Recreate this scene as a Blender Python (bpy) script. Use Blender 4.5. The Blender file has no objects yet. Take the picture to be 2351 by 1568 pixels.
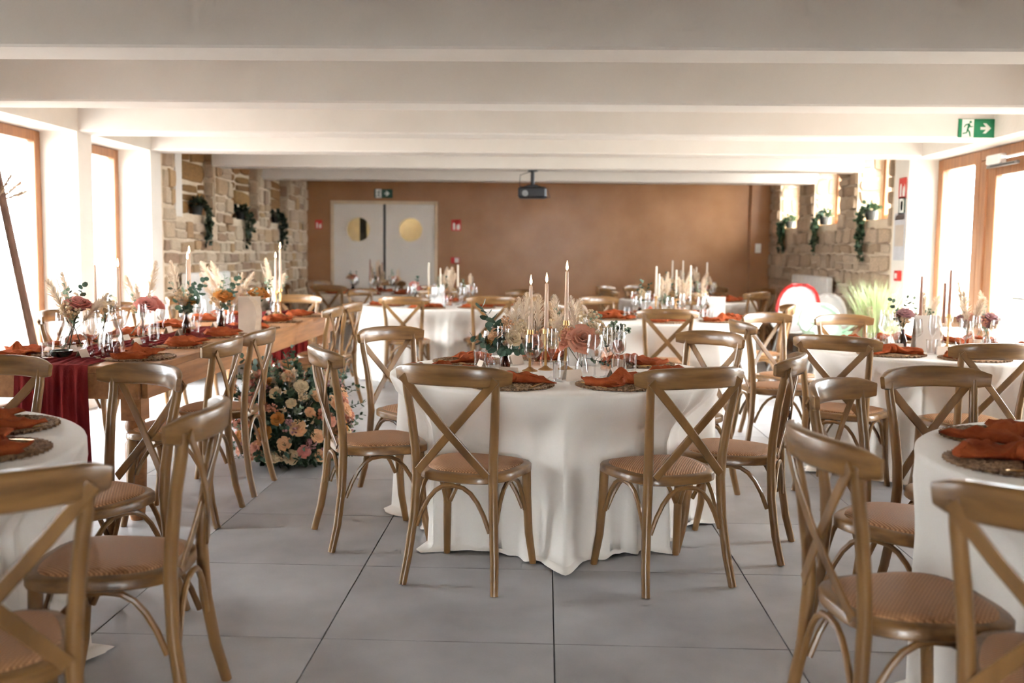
import bpy, math, random
from mathutils import Vector, Matrix
random.seed(7)
PI = math.pi
R_ = math.radians
sc = bpy.context.scene
COL = sc.collection

# ---------------------------------------------------------------- camera
CAM_H = 1.336
cd = bpy.data.cameras.new('camera')
cam = bpy.data.objects.new('camera', cd)
COL.objects.link(cam)
cd.sensor_width = 36.0
cd.lens = 36.0 * 2286.0 / 2351.0
cd.clip_start = 0.05
cd.clip_end = 300
CX = Vector((0.99934994, 0.03418355, 0.01145333))        # camera right in the room
CU = Vector((-0.01445289, 0.08883368, 0.99594161))       # camera up
CF = Vector((-0.03302738, 0.99545972, -0.08926998))      # camera forward
m = Matrix((CX, CU, -CF)).transposed().to_4x4()
m.translation = Vector((0, 0, CAM_H))
cam.matrix_world = m
cd.dof.use_dof = True
cd.dof.focus_distance = 4.3
cd.dof.aperture_fstop = 2.2
sc.camera = cam

# ---------------------------------------------------------------- world, sun, exposure
w = bpy.data.worlds.new('World')
sc.world = w
w.use_nodes = True
bg = w.node_tree.nodes['Background']
bg.inputs['Color'].default_value = (0.92, 0.96, 1.0, 1)
bg.inputs['Strength'].default_value = 11.0
sd = bpy.data.lights.new('sun', 'SUN')
sd.energy = 18.0
sd.angle = R_(1.0)
sd.color = (1.0, 0.88, 0.72)
sun = bpy.data.objects.new('sun', sd)
COL.objects.link(sun)
sun.rotation_euler = Vector((-0.5, 0.6, -0.83)).to_track_quat('-Z', 'Y').to_euler()
vs = sc.view_settings
vs.view_transform = 'Standard'
vs.look = 'None'
vs.gamma = 1.0
vs.use_curve_mapping = False
vs.exposure = 1.93
sc.cycles.use_denoising = True
sc.cycles.max_bounces = 6
sc.cycles.diffuse_bounces = 4
sc.cycles.glossy_bounces = 2
sc.cycles.use_light_tree = False
sc.cycles.use_adaptive_sampling = True
sc.cycles.adaptive_threshold = 0.1
sc.cycles.adaptive_min_samples = 16
sc.cycles.transparent_max_bounces = 14
sc.cycles.sample_clamp_indirect = 6.0
sc.cycles.caustics_reflective = False
sc.cycles.caustics_refractive = False

# ---------------------------------------------------------------- materials
def srgb(r, g, b):
    return tuple(((c / 255) / 12.92 if c / 255 < 0.04045 else ((c / 255 + 0.055) / 1.055) ** 2.4) for c in (r, g, b))

def mat(name, c, rough=0.6, c2=None, scale=8.0, stretch=(1, 1, 1), bump=0.0, bscale=None, metal=0.0, spec=0.5,
        obj_rand=0.0, sheen=0.0, detail=4.0, coat=0.0, trans=0.0, obj_hue=None):
    m = bpy.data.materials.new(name)
    m.use_nodes = True
    nt = m.node_tree
    N = nt.nodes
    L = nt.links
    b = N['Principled BSDF']
    b.inputs['Roughness'].default_value = rough
    b.inputs['Metallic'].default_value = metal
    b.inputs['Specular IOR Level'].default_value = spec
    b.inputs['Sheen Weight'].default_value = sheen
    b.inputs['Coat Weight'].default_value = coat
    b.inputs['Coat Roughness'].default_value = 0.15
    b.inputs['Base Color'].default_value = (*c, 1)
    tc = N.new('ShaderNodeTexCoord')
    mp = N.new('ShaderNodeMapping')
    mp.inputs['Scale'].default_value = stretch
    L.new(tc.outputs['Object'], mp.inputs['Vector'])
    nz = N.new('ShaderNodeTexNoise')
    nz.inputs['Scale'].default_value = scale
    nz.inputs['Detail'].default_value = min(detail, 3)
    L.new(mp.outputs[0], nz.inputs['Vector'])
    mx = N.new('ShaderNodeMix')
    mx.data_type = 'RGBA'
    c2 = c2 or tuple(x * 0.85 for x in c)
    mx.inputs[6].default_value = (*c, 1)
    mx.inputs[7].default_value = (*c2, 1)
    cr = N.new('ShaderNodeMapRange')
    cr.inputs['From Min'].default_value = 0.3
    cr.inputs['From Max'].default_value = 0.7
    L.new(nz.outputs[0], cr.inputs['Value'])
    L.new(cr.outputs[0], mx.inputs[0])
    out = mx.outputs[2]
    if obj_rand or obj_hue:
        oi = N.new('ShaderNodeObjectInfo')
        if obj_hue:
            ramp = N.new('ShaderNodeValToRGB')
            el = ramp.color_ramp.elements
            n = len(obj_hue)
            while len(el) < n:
                el.new(0.5)
            for i, hc in enumerate(obj_hue):
                el[i].position = i / (n - 1)
                el[i].color = (*hc, 1)
            L.new(oi.outputs['Random'], ramp.inputs[0])
            m2 = N.new('ShaderNodeMix')
            m2.data_type = 'RGBA'
            m2.blend_type = 'MULTIPLY'
            m2.inputs[0].default_value = 1.0
            L.new(out, m2.inputs[6])
            L.new(ramp.outputs[0], m2.inputs[7])
            out = m2.outputs[2]
        if obj_rand:
            mr = N.new('ShaderNodeMapRange')
            mr.inputs['To Min'].default_value = 1 - obj_rand
            mr.inputs['To Max'].default_value = 1 + obj_rand
            L.new(oi.outputs['Random'], mr.inputs['Value'])
            hs = N.new('ShaderNodeHueSaturation')
            L.new(mr.outputs[0], hs.inputs['Value'])
            L.new(out, hs.inputs['Color'])
            out = hs.outputs[0]
    L.new(out, b.inputs['Base Color'])
    if bump:
        bn = N.new('ShaderNodeTexNoise')
        bn.inputs['Scale'].default_value = bscale or scale * 3
        bn.inputs['Detail'].default_value = 2
        L.new(mp.outputs[0], bn.inputs['Vector'])
        bp = N.new('ShaderNodeBump')
        bp.inputs['Strength'].default_value = bump
        bp.inputs['Distance'].default_value = 0.02
        L.new(bn.outputs[0], bp.inputs['Height'])
        L.new(bp.outputs[0], b.inputs['Normal'])
    if trans:
        b.inputs['Transmission Weight'].default_value = 0
        tr = N.new('ShaderNodeBsdfTranslucent')
        L.new(out, tr.inputs['Color'])
        ms = N.new('ShaderNodeMixShader')
        ms.inputs[0].default_value = trans
        L.new(b.outputs[0], ms.inputs[1])
        L.new(tr.outputs[0], ms.inputs[2])
        L.new(ms.outputs[0], N['Material Output'].inputs['Surface'])
    return m

def glass(name, tint=(1, 1, 1), refl=1.0, rough=0.02):
    m = bpy.data.materials.new(name)
    m.use_nodes = True
    nt = m.node_tree
    N = nt.nodes
    L = nt.links
    N.remove(N['Principled BSDF'])
    t = N.new('ShaderNodeBsdfTransparent')
    t.inputs[0].default_value = (*tint, 1)
    g = N.new('ShaderNodeBsdfGlossy')
    g.inputs['Roughness'].default_value = rough
    lw = N.new('ShaderNodeLayerWeight')
    lw.inputs['Blend'].default_value = 0.5
    pw = N.new('ShaderNodeMath')
    pw.operation = 'POWER'
    pw.inputs[1].default_value = 2.6
    L.new(lw.outputs['Facing'], pw.inputs[0])
    mu = N.new('ShaderNodeMath')
    mu.operation = 'MULTIPLY_ADD'
    mu.use_clamp = True
    mu.inputs[1].default_value = 0.5 * refl
    mu.inputs[2].default_value = 0.035 * refl
    L.new(pw.outputs[0], mu.inputs[0])
    ms = N.new('ShaderNodeMixShader')
    L.new(mu.outputs[0], ms.inputs[0])
    L.new(t.outputs[0], ms.inputs[1])
    L.new(g.outputs[0], ms.inputs[2])
    L.new(ms.outputs[0], N['Material Output'].inputs['Surface'])
    return m

def emit(name, c, s):
    m = bpy.data.materials.new(name)
    m.use_nodes = True
    b = m.node_tree.nodes['Principled BSDF']
    b.inputs['Base Color'].default_value = (*c, 1)
    b.inputs['Emission Color'].default_value = (*c, 1)
    b.inputs['Emission Strength'].default_value = s
    return m

def weave(name, ca, cb, scale, diag=True):
    m = bpy.data.materials.new(name)
    m.use_nodes = True
    nt = m.node_tree
    N = nt.nodes
    L = nt.links
    b = N['Principled BSDF']
    b.inputs['Roughness'].default_value = 0.5
    tc = N.new('ShaderNodeTexCoord')
    outs = []
    for rz in ((R_(38), R_(-52)) if diag else (0, R_(90))):
        mp = N.new('ShaderNodeMapping')
        mp.inputs['Rotation'].default_value = (0, 0, rz)
        L.new(tc.outputs['Object'], mp.inputs[0])
        wv = N.new('ShaderNodeTexWave')
        wv.inputs['Scale'].default_value = scale
        wv.inputs['Distortion'].default_value = 0.6
        L.new(mp.outputs[0], wv.inputs[0])
        outs.append(wv.outputs['Fac'])
    mm = N.new('ShaderNodeMath')
    mm.operation = 'MULTIPLY'
    L.new(outs[0], mm.inputs[0])
    ad = N.new('ShaderNodeMath')
    ad.operation = 'ADD'
    ad.inputs[1].default_value = 0.5
    L.new(outs[1], ad.inputs[0])
    L.new(ad.outputs[0], mm.inputs[1])
    mx = N.new('ShaderNodeMix')
    mx.data_type = 'RGBA'
    mx.inputs[6].default_value = (*cb, 1)
    mx.inputs[7].default_value = (*ca, 1)
    L.new(mm.outputs[0], mx.inputs[0])
    L.new(mx.outputs[2], b.inputs['Base Color'])
    bp = N.new('ShaderNodeBump')
    bp.inputs['Strength'].default_value = 0.5
    bp.inputs['Distance'].default_value = 0.003
    L.new(mm.outputs[0], bp.inputs['Height'])
    L.new(bp.outputs[0], b.inputs['Normal'])
    return m

MAT = {}
MAT['white'] = mat('white_plaster', srgb(226, 219, 210), 0.85, srgb(218, 210, 200), 3, bump=0.08, bscale=30)
MAT['ceil'] = mat('white_ceiling_paint', srgb(226, 220, 214), 0.9, srgb(220, 213, 206), 2, bump=0.05, bscale=25)
MAT['brown'] = mat('brown_lime_render', srgb(168, 124, 88), 0.27, srgb(154, 110, 74), 2.2, bump=0.02, bscale=10, detail=8, spec=0.5)
MAT['tile'] = mat('grey_stoneware_tile', srgb(182, 181, 182), 0.4, srgb(152, 150, 150), 1.9, bump=0.02, bscale=60, obj_rand=0.05, detail=7, spec=0.4)
MAT['grout'] = mat('dark_grout', srgb(70, 70, 70), 0.9)
MAT['mortar'] = mat('pale_lime_mortar', srgb(222, 204, 180), 0.95, srgb(206, 184, 156), 6, bump=0.5, bscale=40)
MAT['stone'] = mat('sandstone', (1, 1, 1), 0.9, (0.72, 0.72, 0.72), 9, bump=0.7, bscale=30, detail=8,
                   obj_hue=[srgb(222, 198, 168), srgb(196, 164, 128), srgb(228, 206, 178), srgb(206, 168, 122), srgb(180, 150, 126), srgb(224, 202, 172), srgb(214, 190, 162)])
MAT['stone_r'] = mat('weathered_sandstone', (1, 1, 1), 0.9, (0.66, 0.66, 0.66), 10, bump=0.9, bscale=30, detail=8,
                     obj_hue=[srgb(228, 202, 172), srgb(212, 182, 150), srgb(234, 210, 182), srgb(206, 176, 144), srgb(224, 198, 170)])
MAT['ochre'] = mat('ochre_sandstone', (0.9, 0.9, 0.9), 0.9, (0.6, 0.6, 0.6), 9, bump=0.7, bscale=30,
                   obj_hue=[srgb(176, 128, 70), srgb(150, 108, 62), srgb(190, 148, 92)])
MAT['oak'] = mat('oak_window_frame', srgb(158, 106, 64), 0.45, srgb(132, 84, 48), 5, (6, 6, 0.6), bump=0.05, coat=0.1)
MAT['chair'] = mat('antique_brown_wood', srgb(150, 110, 64), 0.34, srgb(110, 78, 42), 11, (1, 1, 0.14), bump=0.06, bscale=40, obj_rand=0.1, coat=0.25, spec=0.5)
MAT['crest'] = mat('antique_brown_bentwood', srgb(150, 110, 64), 0.34, srgb(106, 74, 40), 16, (0.25, 1, 2.2), bump=0.06, bscale=30, obj_rand=0.1, coat=0.25)
MAT['rattan'] = weave('woven_rattan', srgb(200, 150, 106), srgb(140, 94, 58), 34)
MAT['cloth'] = mat('white_tablecloth', srgb(238, 231, 222), 0.75, srgb(232, 224, 214), 4, bump=0.05, bscale=250, sheen=0.15)
MAT['terra'] = mat('terracotta_linen', srgb(192, 98, 56), 0.9, srgb(152, 68, 36), 14, bump=0.3, bscale=140, trans=0.15, spec=0.15)
MAT['burg'] = mat('burgundy_gauze', srgb(134, 44, 40), 0.95, srgb(98, 28, 30), 10, (3, 3, 0.5), bump=0.2, bscale=120, trans=0.2, spec=0.1)
MAT['plank'] = mat('waxed_table_wood', srgb(178, 124, 76), 0.45, srgb(140, 92, 52), 6, (5, 0.35, 5), bump=0.06, bscale=25, obj_rand=0.06, coat=0.1)
MAT['seagrass'] = mat('braided_seagrass', srgb(184, 146, 108), 0.85, srgb(106, 76, 52), 70, bump=1.0, bscale=110)
MAT['gold'] = mat('brushed_gold', srgb(224, 178, 98), 0.28, metal=1.0)
MAT['brass'] = mat('aged_brass', srgb(190, 150, 100), 0.35, metal=1.0)
MAT['glass'] = glass('clear_glass', (0.97, 0.97, 0.97), 1.7)
MAT['pane'] = glass('window_glass', (0.99, 1, 1), 0.8, 0.0)
MAT['smoke'] = glass('brown_glass', (0.42, 0.24, 0.13), 1.5)
MAT['rosevase'] = glass('pink_glass', (0.97, 0.86, 0.8), 1.4)
MAT['card'] = mat('cream_card', srgb(226, 206, 186), 0.8)
MAT['whitecard'] = mat('white_card', srgb(240, 236, 230), 0.8)
MAT['greycard'] = mat('taupe_card', srgb(196, 180, 166), 0.8)
MAT['wax'] = mat('blush_wax', srgb(236, 208, 184), 0.5, trans=0.2)
MAT['waxw'] = mat('ivory_wax', srgb(244, 232, 214), 0.5, trans=0.2)
MAT['waxb'] = mat('mauve_brown_wax', srgb(170, 120, 100), 0.5)
MAT['wick'] = mat('black_wick', (0.01, 0.01, 0.01), 0.9)
MAT['flame'] = emit('candle_flame', (1.0, 0.72, 0.36), 9)
MAT['flame'].cycles.emission_sampling = 'NONE'
MAT['green'] = mat('dark_green_leaf', srgb(64, 88, 58), 0.5, srgb(42, 62, 40), 20, trans=0.2)
MAT['euca'] = mat('eucalyptus_leaf', srgb(96, 120, 100), 0.55, srgb(66, 90, 72), 20, trans=0.2, obj_rand=0.15)
MAT['pale'] = mat('pale_sage_leaf', srgb(158, 172, 148), 0.6, srgb(126, 144, 116), 20, trans=0.25)
MAT['vine'] = mat('trailing_vine_leaf', srgb(50, 66, 38), 0.5, srgb(30, 42, 24), 20, trans=0.15)
MAT['grassy'] = mat('pale_grass_blade', srgb(188, 196, 150), 0.6, srgb(150, 166, 112), 10, trans=0.3)
MAT['pampas'] = mat('pampas_plume', srgb(242, 226, 206), 0.9, srgb(228, 208, 184), 30, trans=0.35)
MAT['stem'] = mat('plant_stem', srgb(96, 92, 58), 0.7)
MAT['dusty'] = mat('dusty_pink_petal', srgb(236, 182, 156), 0.6, srgb(222, 154, 128), 12, trans=0.45)
MAT['pinkp'] = mat('pink_petal', srgb(232, 164, 152), 0.6, srgb(216, 136, 126), 12, trans=0.4)
MAT['peach'] = mat('peach_petal', srgb(244, 204, 162), 0.6, srgb(234, 180, 132), 12, trans=0.4)
MAT['orange'] = mat('amber_petal', srgb(224, 164, 92), 0.6, srgb(202, 134, 62), 12, trans=0.4)
MAT['creamp'] = mat('cream_petal', srgb(240, 222, 190), 0.6, srgb(226, 200, 160), 12, trans=0.4)
MAT['mauve'] = mat('mauve_petal', srgb(204, 156, 156), 0.6, srgb(176, 122, 126), 12, trans=0.25)
MAT['black'] = mat('black_plastic', (0.012, 0.012, 0.014), 0.4)
MAT['dish'] = mat('black_green_ceramic', (0.015, 0.03, 0.022), 0.15, coat=0.6)
MAT['metal'] = mat('grey_metal', srgb(150, 150, 150), 0.35, metal=0.9)
MAT['radiator'] = mat('white_enamel', srgb(232, 228, 222), 0.4)
MAT['door'] = mat('white_door_paint', srgb(226, 218, 208), 0.5, srgb(220, 211, 200), 2)
MAT['doorframe'] = mat('door_frame_paint', srgb(222, 198, 166), 0.5)
MAT['egreen'] = mat('exit_green', srgb(22, 132, 88), 0.5)
MAT['sgreen'] = mat('dark_sign_green', srgb(40, 80, 66), 0.5)
MAT['swhite'] = mat('sign_white', srgb(240, 240, 234), 0.5)
MAT['sred'] = mat('sign_red', srgb(204, 44, 36), 0.5)
MAT['plan'] = mat('plan_grey_paper', srgb(196, 194, 198), 0.6)
MAT['redplastic'] = mat('red_plastic', srgb(206, 44, 40), 0.35)
MAT['whiteplastic'] = mat('white_plastic', srgb(240, 240, 240), 0.35)
MAT['mint'] = mat('mint_plastic', srgb(196, 222, 200), 0.4)
MAT['poles'] = mat('brown_pole_wood', srgb(138, 108, 92), 0.7, srgb(110, 82, 68), 12, (3, 3, 0.5))
MAT['terrace'] = mat('pale_terrace_paving', srgb(140, 139, 136), 0.9)
MAT['garden'] = mat('pale_garden_stone', srgb(190, 182, 164), 0.9, srgb(150, 150, 120), 3)
MAT['vest'] = mat('cream_corridor_paint', srgb(228, 214, 178), 0.8)
MAT['pot'] = mat('dark_pot', (0.02, 0.022, 0.02), 0.6)

# ---------------------------------------------------------------- mesh helpers
class MB:
    def __init__(s):
        s.v = []
        s.f = []

    def add(s, vs, fs):
        o = len(s.v)
        s.v += [tuple(v) for v in vs]
        s.f += [tuple(i + o for i in f) for f in fs]
        return s

    def box(s, x0, x1, y0, y1, z0, z1, M=None):
        vs = [(x, y, z) for z in (z0, z1) for y in (y0, y1) for x in (x0, x1)]
        if M:
            vs = [M @ Vector(v) for v in vs]
        return s.add(vs, [(0, 2, 3, 1), (4, 5, 7, 6), (0, 1, 5, 4), (2, 6, 7, 3), (0, 4, 6, 2), (1, 3, 7, 5)])

    def bevbox(s, x0, x1, y0, y1, z0, z1, b):
        # box with chamfered vertical and horizontal edges
        vs = []
        for (z, i) in ((z0, b), (z0 + b, 0), (z1 - b, 0), (z1, b)):
            vs += [(x0 + i + b, y0 + i, z), (x1 - i - b, y0 + i, z), (x1 - i, y0 + i + b, z), (x1 - i, y1 - i - b, z),
                   (x1 - i - b, y1 - i, z), (x0 + i + b, y1 - i, z), (x0 + i, y1 - i - b, z), (x0 + i, y0 + i + b, z)]
        fs = [tuple(range(7, -1, -1)), tuple(range(24, 32))]
        for k in range(3):
            for j in range(8):
                fs.append((k * 8 + j, k * 8 + (j + 1) % 8, k * 8 + 8 + (j + 1) % 8, k * 8 + 8 + j))
        return s.add(vs, fs)

    def lathe(s, prof, n=20, c=(0, 0, 0), caps=True, M=None):
        vs = []
        for (r, z) in prof:
            for k in range(n):
                a = 2 * PI * k / n
                vs.append((c[0] + r * math.cos(a), c[1] + r * math.sin(a), c[2] + z))
        fs = []
        for i in range(len(prof) - 1):
            for k in range(n):
                fs.append((i * n + k, i * n + (k + 1) % n, (i + 1) * n + (k + 1) % n, (i + 1) * n + k))
        if caps:
            fs.append(tuple(range(n - 1, -1, -1)))
            fs.append(tuple(range((len(prof) - 1) * n, len(prof) * n)))
        if M:
            vs = [M @ Vector(v) for v in vs]
        return s.add(vs, fs)

    def tube(s, pts, rad, n=8, flat=None, up=None):
        # swept tube; flat=(w,t) gives a rectangular strip with width along 'up'
        P = [Vector(p) for p in pts]
        if not isinstance(rad, (list, tuple)):
            rad = [rad] * len(P)
        vs = []
        prev = None
        for i, p in enumerate(P):
            d = (P[min(i + 1, len(P) - 1)] - P[max(i - 1, 0)]).normalized()
            if up is not None:
                a = Vector(up) - d * d.dot(Vector(up))
                a.normalize()
            else:
                if prev is None:
                    a = d.orthogonal().normalized()
                else:
                    a = (prev - d * prev.dot(d)).normalized()
            prev = a
            b = d.cross(a)
            if flat:
                wv, tv = flat[0] * rad[i], flat[1] * rad[i]
                for (su, sv) in ((-1, -.6), (-.8, -1), (.8, -1), (1, -.6), (1, .6), (.8, 1), (-.8, 1), (-1, .6)):
                    vs.append(p + a * (wv * su / 2) + b * (tv * sv / 2))
                nn = 8
            else:
                for k in range(n):
                    t = 2 * PI * k / n
                    vs.append(p + a * (rad[i] * math.cos(t)) + b * (rad[i] * math.sin(t)))
                nn = n
        fs = []
        for i in range(len(P) - 1):
            for k in range(nn):
                fs.append((i * nn + k, i * nn + (k + 1) % nn, (i + 1) * nn + (k + 1) % nn, (i + 1) * nn + k))
        fs.append(tuple(range(nn - 1, -1, -1)))
        fs.append(tuple(range((len(P) - 1) * nn, len(P) * nn)))
        return s.add(vs, fs)

    def prism(s, poly, h0, h1, plane='xy'):
        n = len(poly)
        def q(u, v, h):
            return (u, v, h) if plane == 'xy' else ((u, h, v) if plane == 'xz' else (h, u, v))
        vs = [q(u, v, h0) for (u, v) in poly] + [q(u, v, h1) for (u, v) in poly]
        fs = [tuple(range(n - 1, -1, -1)), tuple(range(n, 2 * n))] + [(i, (i + 1) % n, n + (i + 1) % n, n + i) for i in range(n)]
        return s.add(vs, fs)

    def mesh(s, name, material, smooth=True, ang=40):
        me = bpy.data.meshes.new(name)
        me.from_pydata(s.v, [], s.f)
        import bmesh
        b = bmesh.new()
        b.from_mesh(me)
        bmesh.ops.recalc_face_normals(b, faces=b.faces)
        b.to_mesh(me)
        b.free()
        me.materials.append(MAT[material] if isinstance(material, str) else material)
        if smooth:
            me.polygons.foreach_set('use_smooth', [True] * len(me.polygons))
            me.set_sharp_from_angle(angle=R_(ang))
        return me

def O(name, me, parent=None, loc=(0, 0, 0), rz=0, rot=None, scale=None):
    o = bpy.data.objects.new(name, me)
    COL.objects.link(o)
    o.location = loc
    o.rotation_euler = rot if rot else (0, 0, rz)
    if scale:
        o.scale = scale
    if parent:
        o.parent = parent
    return o

def tag(o, label, cat, group=None):
    o['label'] = label
    o['category'] = cat
    if group:
        o['group'] = group
    return o

def T(name, label, cat, loc=(0, 0, 0), rz=0, group=None):
    return tag(O(name, None, None, loc, rz), label, cat, group)

def struct(name, me, loc=(0, 0, 0)):
    o = O(name, me, None, loc)
    o['kind'] = 'structure'
    return o

def sempty(name):
    o = O(name, None)
    o['kind'] = 'structure'
    return o

def bx(*a):
    return MB().box(*a)

# ---------------------------------------------------------------- room shell
XL, XR, YF, YB = -3.76, 3.46, 15.6, -2.5
ZB, ZC = 2.26, 2.62
BEAMS = [-0.4, 1.28, 2.96, 4.64, 6.33, 7.97, 9.45, 11.2, 13.1]
BW = 0.32

floor = struct('floor', bx(XL - .6, XR + .6, YB - .1, YF + 1.5, -.12, -.013).mesh('floor', 'grout'))
TS = .8
TG = .0022
tmesh = MB().bevbox(-.5, .5, -.5, .5, -.012, 0, .0015).mesh('floor_tile', 'tile', False)
xs = [XL] + [.046 + TS * k for k in range(-4, 5) if XL + .03 < .046 + TS * k < XR - .03] + [XR]
ys = [YB] + [3.31 + TS * k for k in range(-8, 17) if YB + .03 < 3.31 + TS * k < YF - .03] + [YF]
for i in range(len(xs) - 1):
    for j in range(len(ys) - 1):
        O('tile', tmesh, floor, ((xs[i] + xs[i + 1]) / 2, (ys[j] + ys[j + 1]) / 2, 0), 0, None,
          (xs[i + 1] - xs[i] - 2 * TG, ys[j + 1] - ys[j] - 2 * TG, 1))

ceil = struct('ceiling', bx(XL - .6, XR + .6, YB - .1, YF + .1, ZC, ZC + .2).mesh('ceiling', 'ceil'))
for y in BEAMS:
    O('beam', MB().bevbox(XL - .02, XR + .02, y, y + BW, ZB, ZC, .012).mesh('beam', 'ceil', False), ceil)

# back wall of the hall with the double door opening
DX0, DX1, DZ = -3.36, -1.72, 2.09
wf = MB().box(XL - .6, DX0, YF, YF + .2, 0, ZC).box(DX1, XR + .6, YF, YF + .2, 0, ZC).box(DX0, DX1, YF, YF + .2, DZ, ZC)
wall_back = struct('wall_back', wf.mesh('wall_back', 'brown', False))
O('pilaster', MB().bevbox(3.135, XR - .005, YF - .07, YF, 0, ZC, .006).mesh('pilaster', 'brown', False), wall_back)
FX0, FX1 = -.45, .6      # glazed entrance added behind the camera for frontal fill light
struct('wall_front', MB().box(XL - .6, FX0, YB - .2, YB, 0, ZC).box(FX1, XR + .6, YB - .2, YB, 0, ZC).box(FX0, FX1, YB - .2, YB, ZB, ZC).mesh('wall_front', 'white', False))
struct('unseen_sun_shade', bx(FX0 - 1, FX1 + 1, YB - 2.4, YB - .2, ZC - .1, ZC + .05).mesh('unseen_sun_shade', 'white', False))  # unseen roof, added to keep the sun out of the entrance

# left wall : white bays with tall windows, then sandstone
LW = XL - .5
posts_l = [(YB, 4.2), (4.64, 4.96), (5.55, 6.63), (7.95, 8.2), (9.42, 9.68)]
wl = MB()
for a, b in posts_l:
    wl.box(LW, XL, a, b, 0, ZC)
bays_l = [(posts_l[i][1], posts_l[i + 1][0]) for i in range(4)]
for a, b in bays_l:
    wl.box(LW, XL, a, b, ZB, ZC)
wall_left = struct('wall_left', wl.mesh('wall_left', 'white', False))

# right wall : white, glazed bays, then sandstone
RW = XR + .5
wr = MB()
wr.box(XR, RW, YB, 4.95, 0, ZC)
wr.box(XR, RW, 5.6, 6.6, 0, ZC)
wr.box(XR, RW, 9.75, 10.14, 0, ZC)
wr.box(XR, RW, 4.95, 5.6, ZB, ZC).box(XR, RW, 6.6, 9.75, ZB, ZC)
wall_right = struct('wall_right', wr.mesh('wall_right', 'white', False))

# sandstone parts of the side walls
def stone_mesh(seed, material):
    r = random.Random(seed)
    n = 8
    pts = []
    for (u, v) in ((-.5, -.5), (0, -.5), (.5, -.5), (.5, 0), (.5, .5), (0, .5), (-.5, .5), (-.5, 0)):
        k = r.uniform(.8, 1.0) if u and v else r.uniform(.93, 1.04)
        pts.append((u * k + r.uniform(-.04, .04), v * k + r.uniform(-.04, .04)))
    vs = []
    for (y, sc_) in ((0, 1), (-.6, .99), (-1, .91)):
        for (u, v) in pts:
            vs.append((u * sc_, y + (r.uniform(-.15, .1) if y == -1 else 0), v * sc_ * (.97 if y == -1 else 1)))
    vs.append((r.uniform(-.1, .1), -1.12, r.uniform(-.1, .1)))
    fs = []
    for i in range(2):
        for k in range(n):
            fs.append((i * n + k, i * n + (k + 1) % n, (i + 1) * n + (k + 1) % n, (i + 1) * n + k))
    for k in range(n):
        fs.append((2 * n + k, 2 * n + (k + 1) % n, 3 * n))
    return MB().add(vs, fs).mesh('stone', material, True, 28)

SM = {k: [stone_mesh(i * 13 + j, k) for i in range(10)] for j, k in enumerate(('stone', 'stone_r', 'ochre'))}

def stones(parent, place, rz, u0, u1, z0, z1, holes, kind, hmin=.1, hmax=.21, wmin=.14, wmax=.42, proud=.03):
    z = z0
    while z < z1 - .03:
        h = min(random.uniform(hmin, hmax), z1 - z)
        if z1 - z - h < .06:
            h = z1 - z
        spans = [(u0, u1)]
        for (a, b, c, d) in holes:
            if c < z + h * .6 and d > z + h * .4:
                ns = []
                for (p, q) in spans:
                    if b <= p or a >= q:
                        ns.append((p, q))
                        continue
                    if a > p:
                        ns.append((p, a))
                    if b < q:
                        ns.append((b, q))
                spans = ns
        for (p, q) in spans:
            u = p
            while u < q - .02:
                wd = random.uniform(wmin, wmax)
                if q - u - wd < wmin * .7:
                    wd = q - u
                gap = random.uniform(.01, .024)
                # one tall stone, or two thin ones on top of each other
                if h > .17 and wd > .2 and random.random() < .35:
                    k = random.uniform(.4, .6)
                    parts = [(z, h * k), (z + h * k, h * (1 - k))]
                else:
                    parts = [(z, h)]
                for (zz, hh) in parts:
                    jz = random.uniform(-.012, .012)
                    O('stone', random.choice(SM[kind]), parent, place(u + wd / 2, zz + hh / 2 + jz), 0,
                      (0, random.uniform(-.05, .05), rz), (max(wd - gap, .05), proud * random.uniform(.5, 1.2), max(hh - gap, .04)))
                u += wd
        z += h

LH = [(10.2, 11.27, 1.70, ZC), (11.85, 13.0, 1.70, ZC), (13.5, 14.5, 1.70, ZC)]
RH = [(10.24, 11.32, 1.72, ZC), (11.98, 13.12, 1.72, ZC), (13.85, 15.0, 1.72, ZC)]

def mortar_wall(x0, x1, holes, ya, yb):
    b = MB()
    y = ya
    for (a, c, z0, z1) in holes:
        b.box(x0, x1, y, a, 0, ZC)
        b.box(x0, x1, a, c, 0, z0)
        y = c
    b.box(x0, x1, y, yb, 0, ZC)
    return b
b = mortar_wall(LW, XL, LH, 9.68, YF)
RS = XR + .36
for (a, c, z0, z1) in LH:
    b.box(LW, XL - .13, a, c, z0, ZC)
wsl = struct('wall_left_stone', b.mesh('wall_left_stone', 'mortar', False))
stones(wsl, lambda u, z: (XL, u, z), R_(90), 9.7, YF - .02, .02, ZC, [(10.02, 10.2, 1.66, ZC)] + LH, 'stone')
for (a, c, z0, z1) in LH:
    stones(wsl, lambda u, z: (XL - .13, u, z), R_(90), a + .02, c, z0, ZC, [], 'ochre', .16, .28, .3, .6, .02)
    stones(wsl, lambda u, z, c=c: (XL - .065 - (u - .065), c, z), 0, .0, .13, z0, ZC, [], 'stone', .14, .24, .12, .14, .025)
O('plaster_strip', bx(XL - .13, XL + .015, 10.02, 10.2, 1.66, ZC).mesh('plaster_strip', 'white', False), wsl)
wsr = struct('wall_right_stone', mortar_wall(XR, RS, RH, 10.14, YF).mesh('wall_right_stone', 'mortar', False))
stones(wsr, lambda u, z: (XR, u, z), R_(-90), 10.16, YF - .02, .02, ZC, RH, 'stone_r')
for (a, c, z0, z1) in RH:
    stones(wsr, lambda u, z, c=c: (XR + u, c, z), 0, .01, .26, z0, ZC, [], 'stone_r', .13, .24, .12, .24, .02)
    stones(wsr, lambda u, z, a=a: (XR + u, a, z), R_(180), .01, .26, z0, ZC, [], 'stone_r', .13, .24, .12, .24, .03)

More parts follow.
